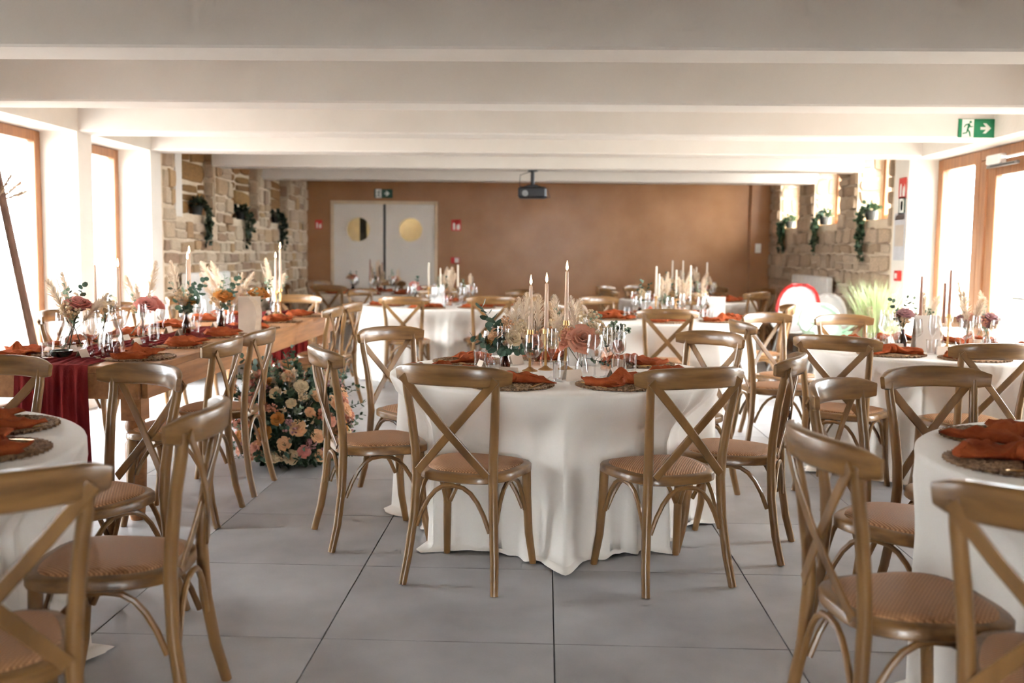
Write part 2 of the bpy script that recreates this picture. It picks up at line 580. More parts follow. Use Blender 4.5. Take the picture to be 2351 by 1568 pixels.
# ---------------------------------------------------------------- windows and glazed door
def window(name, x, y0, y1, z0, z1, fr, side, depth=.07, glass_mat='pane'):
    r = sempty(name)
    xa, xb = (x - depth, x) if side < 0 else (x, x + depth)
    for (a, c, d, e) in ((y0, y0 + fr, z0, z1), (y1 - fr, y1, z0, z1)):
        O('jamb', MB().bevbox(xa, xb, a, c, d, e, .006).mesh('jamb', 'oak', False), r)
    for (d, e) in ((z0, z0 + fr), (z1 - fr, z1)):
        O('rail', MB().bevbox(xa, xb, y0 + fr, y1 - fr, d, e, .006).mesh('rail', 'oak', False), r)
    xm = (xa + xb) / 2
    O('pane', bx(xm - .006, xm + .006, y0 + fr, y1 - fr, z0 + fr, z1 - fr).mesh('pane', glass_mat, False), r)
    return r

window('window_1', -4.06, 6.64, 7.945, .0, ZB - .005, .085, -1)
window('window_2', -4.06, 8.21, 9.41, .0, ZB - .005, .085, -1)
window('window_10', -4.06, 4.21, 4.63, .0, ZB - .005, .05, -1)  # unseen narrow window, added to brighten the foreground
window('window_3', -4.06, 4.97, 5.54, .0, ZB - .005, .085, -1)  # out of view, added and sized to light the front from the left
window('window_4', 3.73, 8.82, 9.745, .0, ZB - .005, .11, 1)
window('window_5', 3.73, 6.61, 7.6, .0, ZB - .005, .11, 1)
window('window_6', 3.73, 4.96, 5.59, .0, ZB - .005, .11, 1)  # out of view, added and sized to light the front from the right
for i, (a, c, z0, z1) in enumerate(RH):
    window('window_%d' % (7 + i), 3.73, a + .01, c - .01, z0 + .005, ZC - .01, .07, 1)
r = sempty('added_fill_door')  # unseen glazed door, added to let fill light in from behind
for (p, q, c, d) in ((FX0 + .01, FX0 + .1, 0, ZB - .005), (FX1 - .1, FX1 - .01, 0, ZB - .005), (FX0 + .1, FX1 - .1, 0, .09), (FX0 + .1, FX1 - .1, ZB - .095, ZB - .005)):
    O('frame_bar', MB().bevbox(p, q, YB - .15, YB - .08, c, d, .006).mesh('frame_bar', 'oak', False), r)
O('pane', bx(FX0 + .1, FX1 - .1, YB - .12, YB - .11, .09, ZB - .095).mesh('pane', 'pane', False), r)
# glazed door between window_4 and window_5
g = sempty('door_2')
O('frame_head', MB().bevbox(3.73, 3.80, 7.6, 8.82, ZB - .095, ZB - .005, .006).mesh('frame_head', 'oak', False), g)
O('frame_jamb', MB().bevbox(3.73, 3.80, 8.70, 8.815, 0, ZB - .1, .006).mesh('frame_jamb', 'oak', False), g)
leaf = O('door_leaf', MB().bevbox(3.74, 3.80, 8.53, 8.68, .01, ZB - .11, .006).bevbox(3.74, 3.80, 7.62, 7.76, .01, ZB - .11, .006)
         .box(3.745, 3.795, 7.76, 8.53, .01, .2).box(3.745, 3.795, 7.76, 8.53, ZB - .24, ZB - .11).mesh('door_leaf', 'oak', False), g)
O('pane', bx(3.765, 3.775, 7.76, 8.53, .2, ZB - .24).mesh('pane', 'pane', False), leaf)
O('handle', MB().tube([(3.735, 7.84, 1.02), (3.69, 7.84, 1.02), (3.685, 7.86, 1.02), (3.685, 7.98, 1.02)], .01).mesh('handle', 'metal'), leaf)
dc = T('door_closer', 'white and black overhead door closer on the wooden glass door frame', 'door closer', (3.72, 8.45, 2.14))
O('closer_body', MB().bevbox(-.05, .008, -.13, .13, -.035, .045, .008).mesh('closer_body', 'radiator', False), dc)
O('closer_arm', MB().box(-.045, -.02, -.42, .12, -.062, -.038).mesh('closer_arm', 'metal', False), dc)
O('closer_slot', MB().box(-.047, -.045, -.38, .05, -.055, -.046).mesh('closer_slot', 'black', False), dc)

# back double door with portholes
d1 = sempty('door_1')
def porthole_leaf(x0, x1, z0, z1, cx, cz, r, y0, y1):
    N = 40
    A = sorted([2 * PI * k / N for k in range(N)] + [math.atan2(z - cz, x - cx) % (2 * PI) for x in (x0, x1) for z in (z0, z1)])
    n = len(A)
    vs = []
    for y in (y0, y1):
        for a in A:
            vs.append((cx + r * math.cos(a), y, cz + r * math.sin(a)))
        for a in A:
            c, s_ = math.cos(a), math.sin(a)
            tx = ((x1 - cx) / c if c > 1e-9 else (x0 - cx) / c if c < -1e-9 else 1e9)
            tz = ((z1 - cz) / s_ if s_ > 1e-9 else (z0 - cz) / s_ if s_ < -1e-9 else 1e9)
            t = min(tx, tz)
            vs.append((cx + t * c, y, cz + t * s_))
    fs = []
    for k in range(n):
        k2 = (k + 1) % n
        fs.append((k, k2, n + k2, n + k))
        fs.append((2 * n + k, 3 * n + k, 3 * n + k2, 2 * n + k2))
        fs.append((k, 2 * n + k, 2 * n + k2, k2))
        fs.append((n + k, n + k2, 3 * n + k2, 3 * n + k))
    return MB().add(vs, fs)
for (x0, x1, cx) in ((DX0 + .03, -2.555, -2.944), (-2.515, DX1 - .03, -2.125)):
    lf = O('door_leaf', porthole_leaf(x0, x1, .01, DZ - .03, cx, 1.665, .185, YF + .0, YF + .05).mesh('door_leaf', 'door', True, 30), d1)
    O('porthole_glass', MB().lathe([(.183, -.004), (.183, .004)], 32, M=Matrix.Translation((cx, YF + .025, 1.665)) @ Matrix.Rotation(R_(90), 4, 'X')).mesh('porthole_glass', 'pane'), lf)
    ring = []
    for k in range(33):
        a = 2 * PI * k / 32
        ring.append((cx + .19 * math.cos(a), YF - .002, 1.665 + .19 * math.sin(a)))
    O('porthole_rim', MB().tube(ring, .008, 6).mesh('porthole_rim', 'door'), lf)
O('dark_gap_strip', bx(-2.553, -2.517, YF + .02, YF + .06, .01, DZ - .03).mesh('dark_gap_strip', 'black', False), d1)  # black colour stands in for the shaded gap between the leaves
O('door_frame', MB().box(DX0 - .02, DX0 + .027, YF - .012, YF + .1, 0, DZ).box(DX1 - .027, DX1 + .02, YF - .012, YF + .1, 0, DZ)
  .box(DX0 - .02, DX1 + .02, YF - .012, YF + .1, DZ - .027, DZ + .02).mesh('door_frame', 'doorframe', False), d1)
# lobby seen through the portholes
lob = struct('wall_lobby', MB().box(-4.3, -1.0, YF + 1.4, YF + 1.5, 0, ZC).box(-4.3, -4.2, YF + .2, YF + 1.4, 0, ZC).box(-1.1, -1.0, YF + .2, YF + 1.4, 0, ZC)
             .box(-4.3, -1.0, YF + .2, YF + 1.5, ZC, ZC + .1).mesh('wall_lobby', 'vest', False))
O('dark_post', MB().bevbox(-3.02, -2.92, YF + .5, YF + .6, 0, ZC, .01).mesh('dark_post', 'black', False), lob)
LG = emit('lamp_glow', (1, .85, .6), 14)
LG.cycles.emission_sampling = 'NONE'
lp = T('lobby_lamp', 'round ceiling lamp in the lobby behind the double doors', 'lamp', (-2.5, YF + .8, ZC - .06))
O('lamp_shade', MB().lathe([(.02, .06), (.12, .05), (.14, 0), (.1, -.03), (.01, -.045)], 24).mesh('lamp_shade', LG), lp)

# ---------------------------------------------------------------- outside
struct('ground', bx(-60, 60, -40, 60, -.3, -.14).mesh('ground', 'terrace', False))
gw = struct('garden_wall', MB().box(9, 9.5, -5, 30, -.14, 1.0).mesh('garden_wall', 'garden', False))

# ---------------------------------------------------------------- chairs
def arc(p0, p1, top, n=10, sh=2.6):
    # arched brace between two legs rising to height 'top'
    pts = []
    for i in range(n + 1):
        t = -1 + 2 * i / n
        u = math.copysign(abs(t) ** .8, t)
        x = p0[0] + (p1[0] - p0[0]) * (u + 1) / 2
        y = p0[1] + (p1[1] - p0[1]) * (u + 1) / 2
        zb = p0[2] + (p1[2] - p0[2]) * (u + 1) / 2
        z = zb + (top - zb) * (1 - abs(u) ** sh)
        pts.append((x, y, z))
    return pts

def seat_outline(inset=0.0, n=40):
    pts = []
    for k in range(n):
        a = 2 * PI * k / n
        c, s_ = math.cos(a), math.sin(a)
        e = (abs(c) ** 3.2 + abs(s_) ** 3.2) ** (-1 / 3.2)
        x, y = e * c, e * s_
        hw = .212 + .026 * y
        pts.append((x * (hw - inset), y * (.212 - inset) + .0))
    return pts

def seat_solid(inset, levels):
    b = MB()
    n = 40
    vs = []
    for (ins, z) in levels:
        vs += [(x, y, z) for (x, y) in seat_outline(inset + ins, n)]
    fs = [tuple(range(n - 1, -1, -1)), tuple(range((len(levels) - 1) * n, len(levels) * n))]
    for i in range(len(levels) - 1):
        for k in range(n):
            fs.append((i * n + k, i * n + (k + 1) % n, (i + 1) * n + (k + 1) % n, (i + 1) * n + k))
    return b.add(vs, fs)

def chair_parts():
    P = []
    for s in (-1, 1):
        pts = [(s * .198, -.262, .0), (s * .186, -.232, .12), (s * .172, -.208, .28), (s * .165, -.2, .44), (s * .168, -.205, .54),
               (s * .178, -.222, .68), (s * .188, -.243, .79), (s * .192, -.25, .85)]
        P.append(('rear_post', MB().tube(pts, [.0165, .018, .019, .0195, .019, .018, .017, .016], 10).mesh('rear_post', 'chair')))
    pts = []
    rad = []
    for i in range(15):
        t = -1 + 2 * i / 14
        pts.append((.243 * t, -.302 + .09 * abs(t) ** 2.2, .862 - .012 * t * t))
        rad.append(.62 if abs(t) == 1 else (.9 if abs(t) > .85 else 1 + .08 * (1 - t * t)))
    P.append(('crest_rail', MB().tube(pts, rad, 8, (.077, .027), (0, -.12, 1)).mesh('crest_rail', 'crest', True, 60)))
    for s in (-1, 1):
        q = [(s * -.198, -.268, .848), (s * -.112, -.268 - .004 * s, .751), (-s * .025, -.258 - .006 * s, .655), (s * .062, -.243 - .003 * s, .558), (s * .148, -.224, .462)]
        P.append(('cross_lath', MB().tube(q, 1.0, 8, (.034, .008), (1, 0, s * .9)).mesh('cross_lath', 'chair', True, 25)))
    P.append(('seat_frame', seat_solid(0, [(.012, .418), (0, .424), (0, .45), (.006, .456), (.03, .458)]).mesh('seat_frame', 'crest', True, 50)))
    P.append(('seat', seat_solid(.03, [(0, .456), (.004, .464), (.03, .47), (.1, .474)]).mesh('seat', 'rattan', True, 60)))
    for s in (-1, 1):
        pts = [(s * .182, .15, .425), (s * .184, .155, .3), (s * .19, .168, .14), (s * .202, .195, .0)]
        P.append(('front_leg', MB().tube(pts, [.02, .019, .0175, .015], 10).mesh('front_leg', 'chair')))
    for a in ((-.158, -.214, .235, .158, -.214, .235), (-.168, .15, .25, .168, .15, .25)):
        P.append(('arched_brace', MB().tube(arc(a[:3], a[3:], .412), .0095, 8).mesh('arched_brace', 'chair')))
    for s in (-1, 1):
        P.append(('arched_brace', MB().tube(arc((s * .172, -.19, .235), (s * .182, .135, .25), .412), .0095, 8).mesh('arched_brace', 'chair')))
    return P
CP = chair_parts()
CREST = .29    # crest centre lies this far behind the seat centre

def chair(cx, cy, tx, ty, label, group, yaw=None):
    # (cx,cy): crest centre, the chair looks towards (tx,ty)
    d = Vector((tx - cx, ty - cy))
    d.normalize()
    if yaw is not None:
        d = Vector((math.cos(R_(yaw)), math.sin(R_(yaw))))
    rz = math.atan2(d.y, d.x) - PI / 2
    t = T('dining_chair', label, 'chair', (cx + d.x * CREST, cy + d.y * CREST, 0), rz, group)
    for nm, me in CP:
        O(nm, me, t)
    return t

# ---------------------------------------------------------------- tables
TZ = .755     # top of the cloth

def dent(a, dents):
    # how far the cloth is pushed in by a chair tucked under the table
    k = 0
    for da in dents:
        dd = (a - da + PI) % (2 * PI) - PI
        k = max(k, math.exp(-(dd / .4) ** 6))
    return k

def cloth_mesh(R, seed, dents, pool=.06):
    r = random.Random(seed)
    n = 400
    ph = [r.uniform(0, 2 * PI) for _ in range(6)]
    ridges = []
    a0 = 0
    while a0 < 2 * PI:
        ridges.append((a0, r.uniform(.03, .075), r.uniform(.5, 1.25), r.uniform(-.05, .05)))
        a0 += r.uniform(.12, .3)
    def fold(a, t):
        s = -.55 + .25 * math.sin(5 * a + ph[0])
        for (c, wd, am, sl) in ridges:
            d = (a - c - sl * t + PI) % (2 * PI) - PI
            if abs(d) < .3:
                s += am * 1.5 * math.exp(-(d / (wd * (1.3 - .3 * t))) ** 2)
        return s
    vs = [(0, 0, TZ)]
    rings = [(.5, TZ), (.92, TZ)]
    for (k, z) in rings:
        for i in range(n):
            a = 2 * PI * i / n
            vs.append((R * k * math.cos(a), R * k * math.sin(a), z))
    prof = [(0, .0, TZ), (.008, .0, TZ - .006), (.012, .04, TZ - .02)]
    for j in range(1, 13):
        t = j / 12
        prof.append((.012 + .02 * t, .04 + .96 * t ** .62, TZ - .02 - (TZ - .05) * t))
    for (dr, t, z) in prof:
        for i in range(n):
            a = 2 * PI * i / n
            kk = dent(a, dents)
            kz = min(1, max(0, (TZ - z) / .26))
            kz = kz * kz * (3 - 2 * kz)
            rr = R + dr + .056 * t * fold(a, t) * (1 - .55 * kk * kz) - .2 * kk * kz
            vs.append((rr * math.cos(a), rr * math.sin(a), z))
    # hem resting on the floor
    for (dr, zz) in ((.012, .016), (.035, .008), (pool, .004)):
        for i in range(n):
            a = 2 * PI * i / n
            f = fold(a, 1)
            kk = dent(a, dents)
            rr = R + .03 + .056 * f * (1 - .55 * kk) - .2 * kk + (1 - .6 * kk) * dr * (.7 + .5 * math.sin(7 * a + ph[2]) + .5 * math.sin(12 * a + ph[1]) * math.sin(3 * a) + .25 * math.sin(37 * a + ph[4]))
            z = zz + (.012 * max(0, math.sin(23 * a + ph[0])) + .016 * max(0, math.sin(13 * a + ph[3]))) * (1 if dr < pool else .6)
            vs.append((rr * math.cos(a), rr * math.sin(a), z))
    nr = (len(vs) - 1) // n
    fs = [(0, 1 + i, 1 + (i + 1) % n) for i in range(n)]
    for j in range(nr - 1):
        for i in range(n):
            fs.append((1 + j * n + i, 1 + j * n + (i + 1) % n, 1 + (j + 1) * n + (i + 1) % n, 1 + (j + 1) * n + i))
    return MB().add(vs, fs).mesh('tablecloth', 'cloth', True, 180)

tt_cache = {}
def round_table(x, y, R, where, seed, dents):
    t = T('round_table', 'round folding banquet table under the white cloth, ' + where, 'table', (x, y, 0), 0, 'round banquet tables')
    if R not in tt_cache:
        tt_cache[R] = (MB().lathe([(R - .025, .715), (R - .015, .722), (R - .015, .742), (R - .02, TZ - .004)], 48).mesh('tabletop', 'plank'),
                       MB().tube([(.4, 0, 0), (.4, 0, .715)], .018, 8).box(.32, .48, -.02, .02, 0, .03).mesh('leg', 'black'))
    O('tabletop', tt_cache[R][0], t)
    for k in range(4):
        O('leg', tt_cache[R][1], t, (0, 0, 0), R_(45 + 90 * k))
    c = O('tablecloth', cloth_mesh(R, seed, dents), None, (x, y, 0))
    tag(c, 'white floor-length cloth draped over ' + where, 'tablecloth', 'white round tablecloths')
    return t

# ------------------------------------------------------------ tableware meshes
def wine_mesh(h, rb, rbowl, rlip, zb, zmax):
    pr = [(rb, 0), (rb, .002), (rb * .5, .005), (.006, .012), (.0042, .03), (.0042, zb - .01), (.008, zb), (rbowl * .6, zb + (zmax - zb) * .3),
          (rbowl * .92, zb + (zmax - zb) * .7), (rbowl, zmax), (rbowl * .96 + rlip * .04, zmax + (h - zmax) * .3), ((rbowl + rlip) / 2, zmax + (h - zmax) * .65), (rlip, h)]
    inner = [(rlip - .0016, h), ((rbowl + rlip) / 2 - .002, zmax + (h - zmax) * .65), (rbowl - .002, zmax), (rbowl * .6 - .002, zb + (zmax - zb) * .32), (.002, zb + .006)]
    return MB().lathe(pr + inner, 20, caps=False)
ME = {}
ME['wine'] = wine_mesh(.205, .036, .040, .033, .092, .128).mesh('wine_glass', 'glass', True, 70)
ME['flute'] = wine_mesh(.235, .032, .0275, .024, .105, .16).mesh('champagne_flute', 'glass', True, 70)
ME['tumbler'] = MB().lathe([(.028, 0), (.03, .004), (.034, .09), (.0325, .09), (.0285, .012), (.004, .01)], 20, caps=False).mesh('tumbler', 'glass', True, 70)

def placemat_mesh():
    pr = [(.001, .002)]
    R = .185
    k = 9
    for i in range(k):
        r0, r1 = R * i / k, R * (i + 1) / k
        pr += [(r0 + .002, .004), ((r0 + r1) / 2, .0095), (r1 - .002, .004)]
    b = MB().lathe(pr + [(R, .001), (.001, .001)], 44, caps=False)
    for i in range(44):     # braided loops around the rim
        a = 2 * PI * i / 44
        M = Matrix.Translation((.186 * math.cos(a), .186 * math.sin(a), .0052)) @ Matrix.Rotation(a + .5, 4, 'Z')
        b.box(-.006, .006, -.013, .013, -.0042, .0042, M)
    return b.mesh('placemat', 'seagrass', True, 40)
ME['placemat'] = placemat_mesh()

def napkin_mesh(seed):
    r = random.Random(seed)
    nu, nv = 34, 26
    L, vs, fs = .31, [], []
    p1, p2, p3 = (r.uniform(0, 6) for _ in range(3))
    bend = r.uniform(-.04, .04)
    for i in range(nu + 1):
        u = -1 + 2 * i / nu
        pinch = math.exp(-((u + .1) / .22) ** 2)
        hw = .062 + .05 * abs(u) ** 1.4 - .036 * pinch
        if u > .8:
            hw *= 1 - (u - .8) * 2.0
        hh = .011 + .014 * pinch + .004 * math.sin(u * 7 + p1)
        for j in range(nv):
            a = 2 * PI * j / nv
            ca, sa = math.cos(a), math.sin(a)
            rip = 1 + .17 * math.sin(3 * a + p2 + u * 3) + .12 * math.sin(6 * a + p3 - u * 4)
            x = u * L / 2 + .008 * math.sin(a * 3 + p1)
            y = hw * ca * rip + bend * (1 - u * u)
            z = max(0.0, hh * (sa * rip + .9)) if sa > -.4 else 0.0
            z += (.010 * max(0, math.sin(y * 95 + p1 + u * 3)) + .006 * max(0, math.sin(u * 13 + y * 40 + p2))) * (1 if sa > 0 else 0)
            vs.append((x, y, z))
    for i in range(nu):
        for j in range(nv):
            fs.append((i * nv + j, i * nv + (j + 1) % nv, (i + 1) * nv + (j + 1) % nv, (i + 1) * nv + j))
    fs.append(tuple(range(nv - 1, -1, -1)))
    fs.append(tuple(range(nu * nv, (nu + 1) * nv)))
    return MB().add(vs, fs).mesh('napkin', 'terra', True, 180)
NAP = [napkin_mesh(i) for i in range(5)]
knot_me = MB().lathe([(.012, -.014), (.02, -.012), (.024, 0), (.02, .012), (.012, .014)], 14, M=Matrix.Translation((-.012, 0, .0245)) @ Matrix.Rotation(R_(90), 4, 'Y')).mesh('knot', 'terra')
ME['knife'] = MB().prism([(-.006, -.1), (.006, -.1), (.0045, 0), (.009, .02), (.009, .085), (.002, .105), (-.004, .1), (-.004, 0)], 0, .0025).mesh('knife', 'gold', False)
ME['fork'] = MB().prism([(-.005, -.1), (.005, -.1), (.003, .03), (.011, .045), (.011, .1), (.008, .1), (.007, .06), (.0035, .06), (.002, .1), (-.002, .1), (-.0035, .06), (-.007, .06), (-.008, .1), (-.011, .1), (-.011, .045), (-.003, .03)], 0, .0025).mesh('fork', 'gold', False)
ME['card'] = MB().prism([(-.022, 0), (-.021, 0), (0, .048), (.021, 0), (.022, 0), (.001, .05), (-.001, .05)], -.045, .045, 'yz').mesh('place_card', 'card', False)
ME['menu'] = MB().prism([(-.035, 0), (-.032, 0), (.004, .2), (.03, 0), (.033, 0), (.006, .205), (.002, .205)], -.07, .07, 'yz').mesh('menu_card', 'whitecard', False)
ME['menug'] = MB().prism([(-.035, 0), (-.032, 0), (.004, .22), (.03, 0), (.033, 0), (.006, .225), (.002, .225)], -.085, .085, 'yz').mesh('menu_card', 'greycard', False)

DIRS = ['front', 'front right', 'right', 'back right', 'back', 'back left', 'left', 'front left']
def dirname(a):   # a: degrees from the camera side, positive to the right
    return DIRS[int(round((a % 360) / 45)) % 8]

def setting(px, py, ang, where, place, z, full=True, glasses=('wine', 'flute', 'tumbler'), nap_turn=0, card=True, seed=0):
    """one place: ang = direction (radians) from the place towards the table centre"""
    r = random.Random(seed)
    f = Vector((math.cos(ang), math.sin(ang)))
    s = Vector((f.y, -f.x))       # to the right of the sitter
    at = '%s place of %s' % (place, where)
    tag(O('placemat', ME['placemat'], None, (px, py, z), r.uniform(0, 6)), 'round braided seagrass placemat at the ' + at, 'placemat', 'woven placemats')
    zt = z + .0098
    n = T('napkin', 'knotted terracotta linen napkin at the ' + at, 'napkin', (px + r.uniform(-.01, .01), py + r.uniform(-.01, .01), zt), ang + PI / 2 + nap_turn + r.uniform(-.25, .25), 'terracotta napkins')
    O('cloth', r.choice(NAP), n)
    O('knot', knot_me, n)
    if full:
        for nm, off in (('fork', -.135), ('knife', .135)):
            p = Vector((px, py)) + s * off
            tag(O(nm, ME[nm], None, (p.x, p.y, zt), ang - PI / 2 + r.uniform(-.06, .06)), 'gold %s at the %s' % (nm, at), nm, 'gold cutlery')
        if card:
            p = Vector((px, py)) + f * .235 - s * .1
            tag(O('place_card', ME['card'], None, (p.x, p.y, z), ang - PI / 2), 'folded cream place card at the ' + at, 'place card', 'place cards')
    offs = {'wine': (.25, .02), 'flute': (.275, .105), 'tumbler': (.225, .14)}
    nmz = {'wine': ('wine_glass', 'clear stemmed wine glass', 'glass'), 'flute': ('champagne_flute', 'tall clear champagne flute', 'glass'), 'tumbler': ('tumbler', 'low clear water tumbler', 'glass')}
    for gname in glasses:
        a, bb = offs[gname]
        p = Vector((px, py)) + f * (a + r.uniform(-.012, .012)) + s * (bb + r.uniform(-.012, .012))
        nm, lb, ct = nmz[gname]
        tag(O(nm, ME[gname], None, (p.x, p.y, z)), lb + ' at the ' + at, ct, 'glasses on the tables')

# ---------------------------------------------------------------- candles
def candle(x, y, z, hs, hc, lit, label, wax='wax', holder='brass', r=.011):
    if holder:
        if holder == 'glass':
            me = MB().lathe([(.032, 0), (.03, .006), (.008, .015), (.008, hs - .02), (.016, hs - .012), (.015, hs), (.004, hs)], 16, caps=True).mesh('candlestick', 'glass')
        else:
            me = MB().lathe([(.038, 0), (.038, .004), (.02, .012), (.007, .022), (.006, hs * .5), (.009, hs * .52), (.006, hs * .55), (.007, hs - .028), (.017, hs - .024), (.015, hs), (.004, hs)], 16, caps=True).mesh('candlestick', 'brass')
        tag(O('candlestick', me, None, (x, y, z)), '%s candlestick under %s' % ('glass' if holder == 'glass' else 'brass', label), 'candlestick', 'candlesticks')
    t = T('taper_candle', label, 'candle', (x, y, z + (hs if holder else 0)), 0, 'taper candles')
    O('wax', MB().lathe([(r, 0), (r * .72, hc - .006), (r * .5, hc)], 12).mesh('wax', wax), t)
    O('wick', MB().tube([(0, 0, hc - .002), (.0006, 0, hc + .01)], .0012, 5).mesh('wick', 'wick'), t)
    if lit:
        O('flame', MB().lathe([(.001, hc + .004), (.0055, hc + .012), (.0062, hc + .02), (.0038, hc + .034), (.0006, hc + .052)], 10).mesh('flame', 'flame'), t)

# ---------------------------------------------------------------- flowers
def rose_mesh(material, seed, rad=.04):
    r = random.Random(seed)
    b = MB()
    lay = [(3, .17, .80), (4, .34, .84), (5, .55, .78), (5, .80, .64), (6, 1.0, .44)]
    V = [(0, 0, 0), (.45, .62, .4), (.8, .9, .82), (.95, 1.0, 1.0), (1.0, 1.16, .97)]
    for li, (n, rr, hh) in enumerate(lay):
        for k in range(n):
            a0 = 2 * PI * (k + .37 * li) / n + r.uniform(-.15, .15)
            vs = []
            wd = 1.2 * 2 * PI / n
            tip = r.uniform(-.05, .05)
            for (v, ro, zo) in V:
                for iu in range(5):
                    u = -1 + 2 * iu / 4
                    a = a0 + u * wd / 2 * (.5 + .5 * math.sin(PI * min(1, v * .75 + .1)))
                    out = rr * ro * (1 + .05 * u)
                    z = hh * zo + tip * v - .1 * u * u * v
                    vs.append((rad * out * math.cos(a), rad * out * math.sin(a), rad * (z + .05)))
            fs = [(i * 5 + j, i * 5 + j + 1, i * 5 + j + 6, i * 5 + j + 5) for i in range(4) for j in range(4)]
            b.add(vs, fs)
    b.lathe([(rad * .15, -.3 * rad), (rad * .5, 0), (rad * .3, rad * .25)], 8)
    return b.mesh('rose', material, True, 180)
ROSE = {k: [rose_mesh(k, i) for i in range(2)] for k in ('dusty', 'pinkp', 'peach', 'orange', 'creamp', 'mauve')}

def leaf_round(b, p, d, nrm, s, n=7):
    d = Vector(d).normalized()
    nrm = Vector(nrm)
    nrm = (nrm - d * nrm.dot(d)).normalized()
    t = d.cross(nrm)
    p = Vector(p)
    c = p + d * s * .55 - nrm * s * .08
    vs = [c]
    for k in range(n):
        a = 2 * PI * k / n
        vs.append(p + d * (s * .55 + s * .55 * math.cos(a)) + t * (s * .48 * math.sin(a)) + nrm * s * .05 * math.cos(2 * a))
    b.add(vs, [(0, 1 + k, 1 + (k + 1) % n) for k in range(n)])

def rdir(r):
    return Vector((r.gauss(0, 1), r.gauss(0, 1), r.gauss(0, 1))).normalized()

LEAF = MB()
leaf_round(LEAF, (0, 0, 0), (1, 0, 0), (0, 0, 1), 1.0, 10)
LEAFM = LEAF.mesh('leaf', 'euca', True, 180)

def sprig(material, seed, L=.2, n=13, ls=.04, droop=.0, narrow=False, with_leaves=True):
    r = random.Random(seed)
    b = MB()
    bx_, by_ = r.uniform(-.25, .25), r.uniform(-.25, .25)
    pts = [Vector((bx_ * L * t * t, by_ * L * t * t, L * t - droop * L * t * t)) for t in (0, .25, .5, .75, 1)]
    b.tube(pts, [.0025, .0022, .002, .0016, .001], 5)
    leaves = []
    for i in range(n):
        t = .15 + .85 * i / (n - 1)
        k = min(3, int(t * 4))
        p = pts[k].lerp(pts[k + 1], t * 4 - k)
        a = i * 2.4 + r.uniform(-.4, .4)
        d = Vector((math.cos(a), math.sin(a), .5 + .6 * (t > .9)))
        s = ls * r.uniform(.75, 1.15) * (1 - .35 * t)
        leaves.append((p, d.normalized(), rdir(r), s))
    if with_leaves:
        for (p, d, q, s) in leaves:
            if narrow:
                d2 = d.normalized()
                tt = d2.orthogonal().normalized()
                b.add([p, p + d2 * s * .5 + tt * s * .16, p + d2 * s, p + d2 * s * .5 - tt * s * .16], [(0, 1, 2, 3)])
            else:
                leaf_round(b, p, d, q + Vector((0, 0, 1)), s)
    return b.mesh('sprig', material, True, 180), leaves

def pampas_mesh(seed, L=.2, stem=.1, rad=.024):
    r = random.Random(seed)
    b = MB()
    lean = Vector((r.uniform(-.15, .15), r.uniform(-.15, .15), 0))
    b.tube([(0, 0, 0), lean * stem + Vector((0, 0, stem + L * .8))], .0015, 5)
    for i in range(300):
        t = r.random()
        p = lean * (stem + L * t) + Vector((0, 0, stem + L * t * .92))
        a = r.uniform(0, 2 * PI)
        wd = rad * 1.25 * (math.sin(PI * min(1, t * .85 + .12)) ** .8)
        d = Vector((math.cos(a), math.sin(a), 1.5)).normalized() * (wd * r.uniform(1.2, 2.0))
        q = Vector((-math.sin(a), math.cos(a), 0)) * .0022
        b.add([p - q, p + q, p + d * .6 + q * .8 - Vector((0, 0, .002)), p + d - Vector((0, 0, .006))], [(0, 1, 2, 3)])
    return b.mesh('pampas_plume', 'pampas', True, 180)
PAMP = [pampas_mesh(i, .17 + .03 * (i % 3), .06) for i in range(4)]
SPR = {'euca': [sprig('euca', i)[0] for i in range(4)], 'green': [sprig('green', i + 9, ls=.032)[0] for i in range(3)],
       'pale': [sprig('pale', i + 19, ls=.028, n=16)[0] for i in range(3)], 'thin': [sprig('green', i + 29, ls=.04, n=18, narrow=True)[0] for i in range(3)]}

def fluff_mesh(material, seed, n=26, rad=.035):
    r = random.Random(seed)
    b = MB()
    for i in range(n):
        d = rdir(r)
        d.z = abs(d.z)
        e = d * rad * r.uniform(.6, 1.1)
        b.tube([(0, 0, -.03), e], .0008, 4)
        b.lathe([(.001, -.005), (.0055, -.002), (.0055, .003), (.001, .006)], 6, (e.x, e.y, e.z))
    return b.mesh('blossom_cluster', material, True, 60)
FLUFF = {k: fluff_mesh(k, i) for i, k in enumerate(('creamp', 'peach', 'dusty', 'mauve', 'pale'))}

def vase_mesh(kind):
    if kind == 'bottle':
        return MB().lathe([(.024, 0), (.027, .005), (.027, .06), (.018, .085), (.012, .1), (.012, .13), (.014, .132), (.0105, .132), (.0105, .1), (.024, .06), (.023, .006)], 18, caps=False).mesh('vase', 'smoke')
    if kind == 'bulb':
        return MB().lathe([(.035, 0), (.055, .012), (.07, .045), (.062, .085), (.035, .115), (.03, .135), (.036, .15), (.034, .15), (.028, .135), (.033, .115), (.06, .085), (.067, .045), (.05, .014)], 22, caps=False).mesh('vase', 'glass')
    if kind == 'pink':
        return MB().lathe([(.032, 0), (.036, .006), (.04, .08), (.036, .11), (.034, .11), (.037, .08), (.033, .01)], 18, caps=False).mesh('vase', 'rosevase')
    return MB().lathe([(.03, 0), (.034, .005), (.028, .05), (.02, .075), (.024, .11), (.022, .11), (.018, .075), (.026, .05), (.03, .01)], 18, caps=False).mesh('vase', 'glass')
VM = {k: vase_mesh(k) for k in ('bottle', 'bulb', 'pink', 'bud')}
VH = {'bottle': .13, 'bulb': .148, 'pink': .108, 'bud': .108}

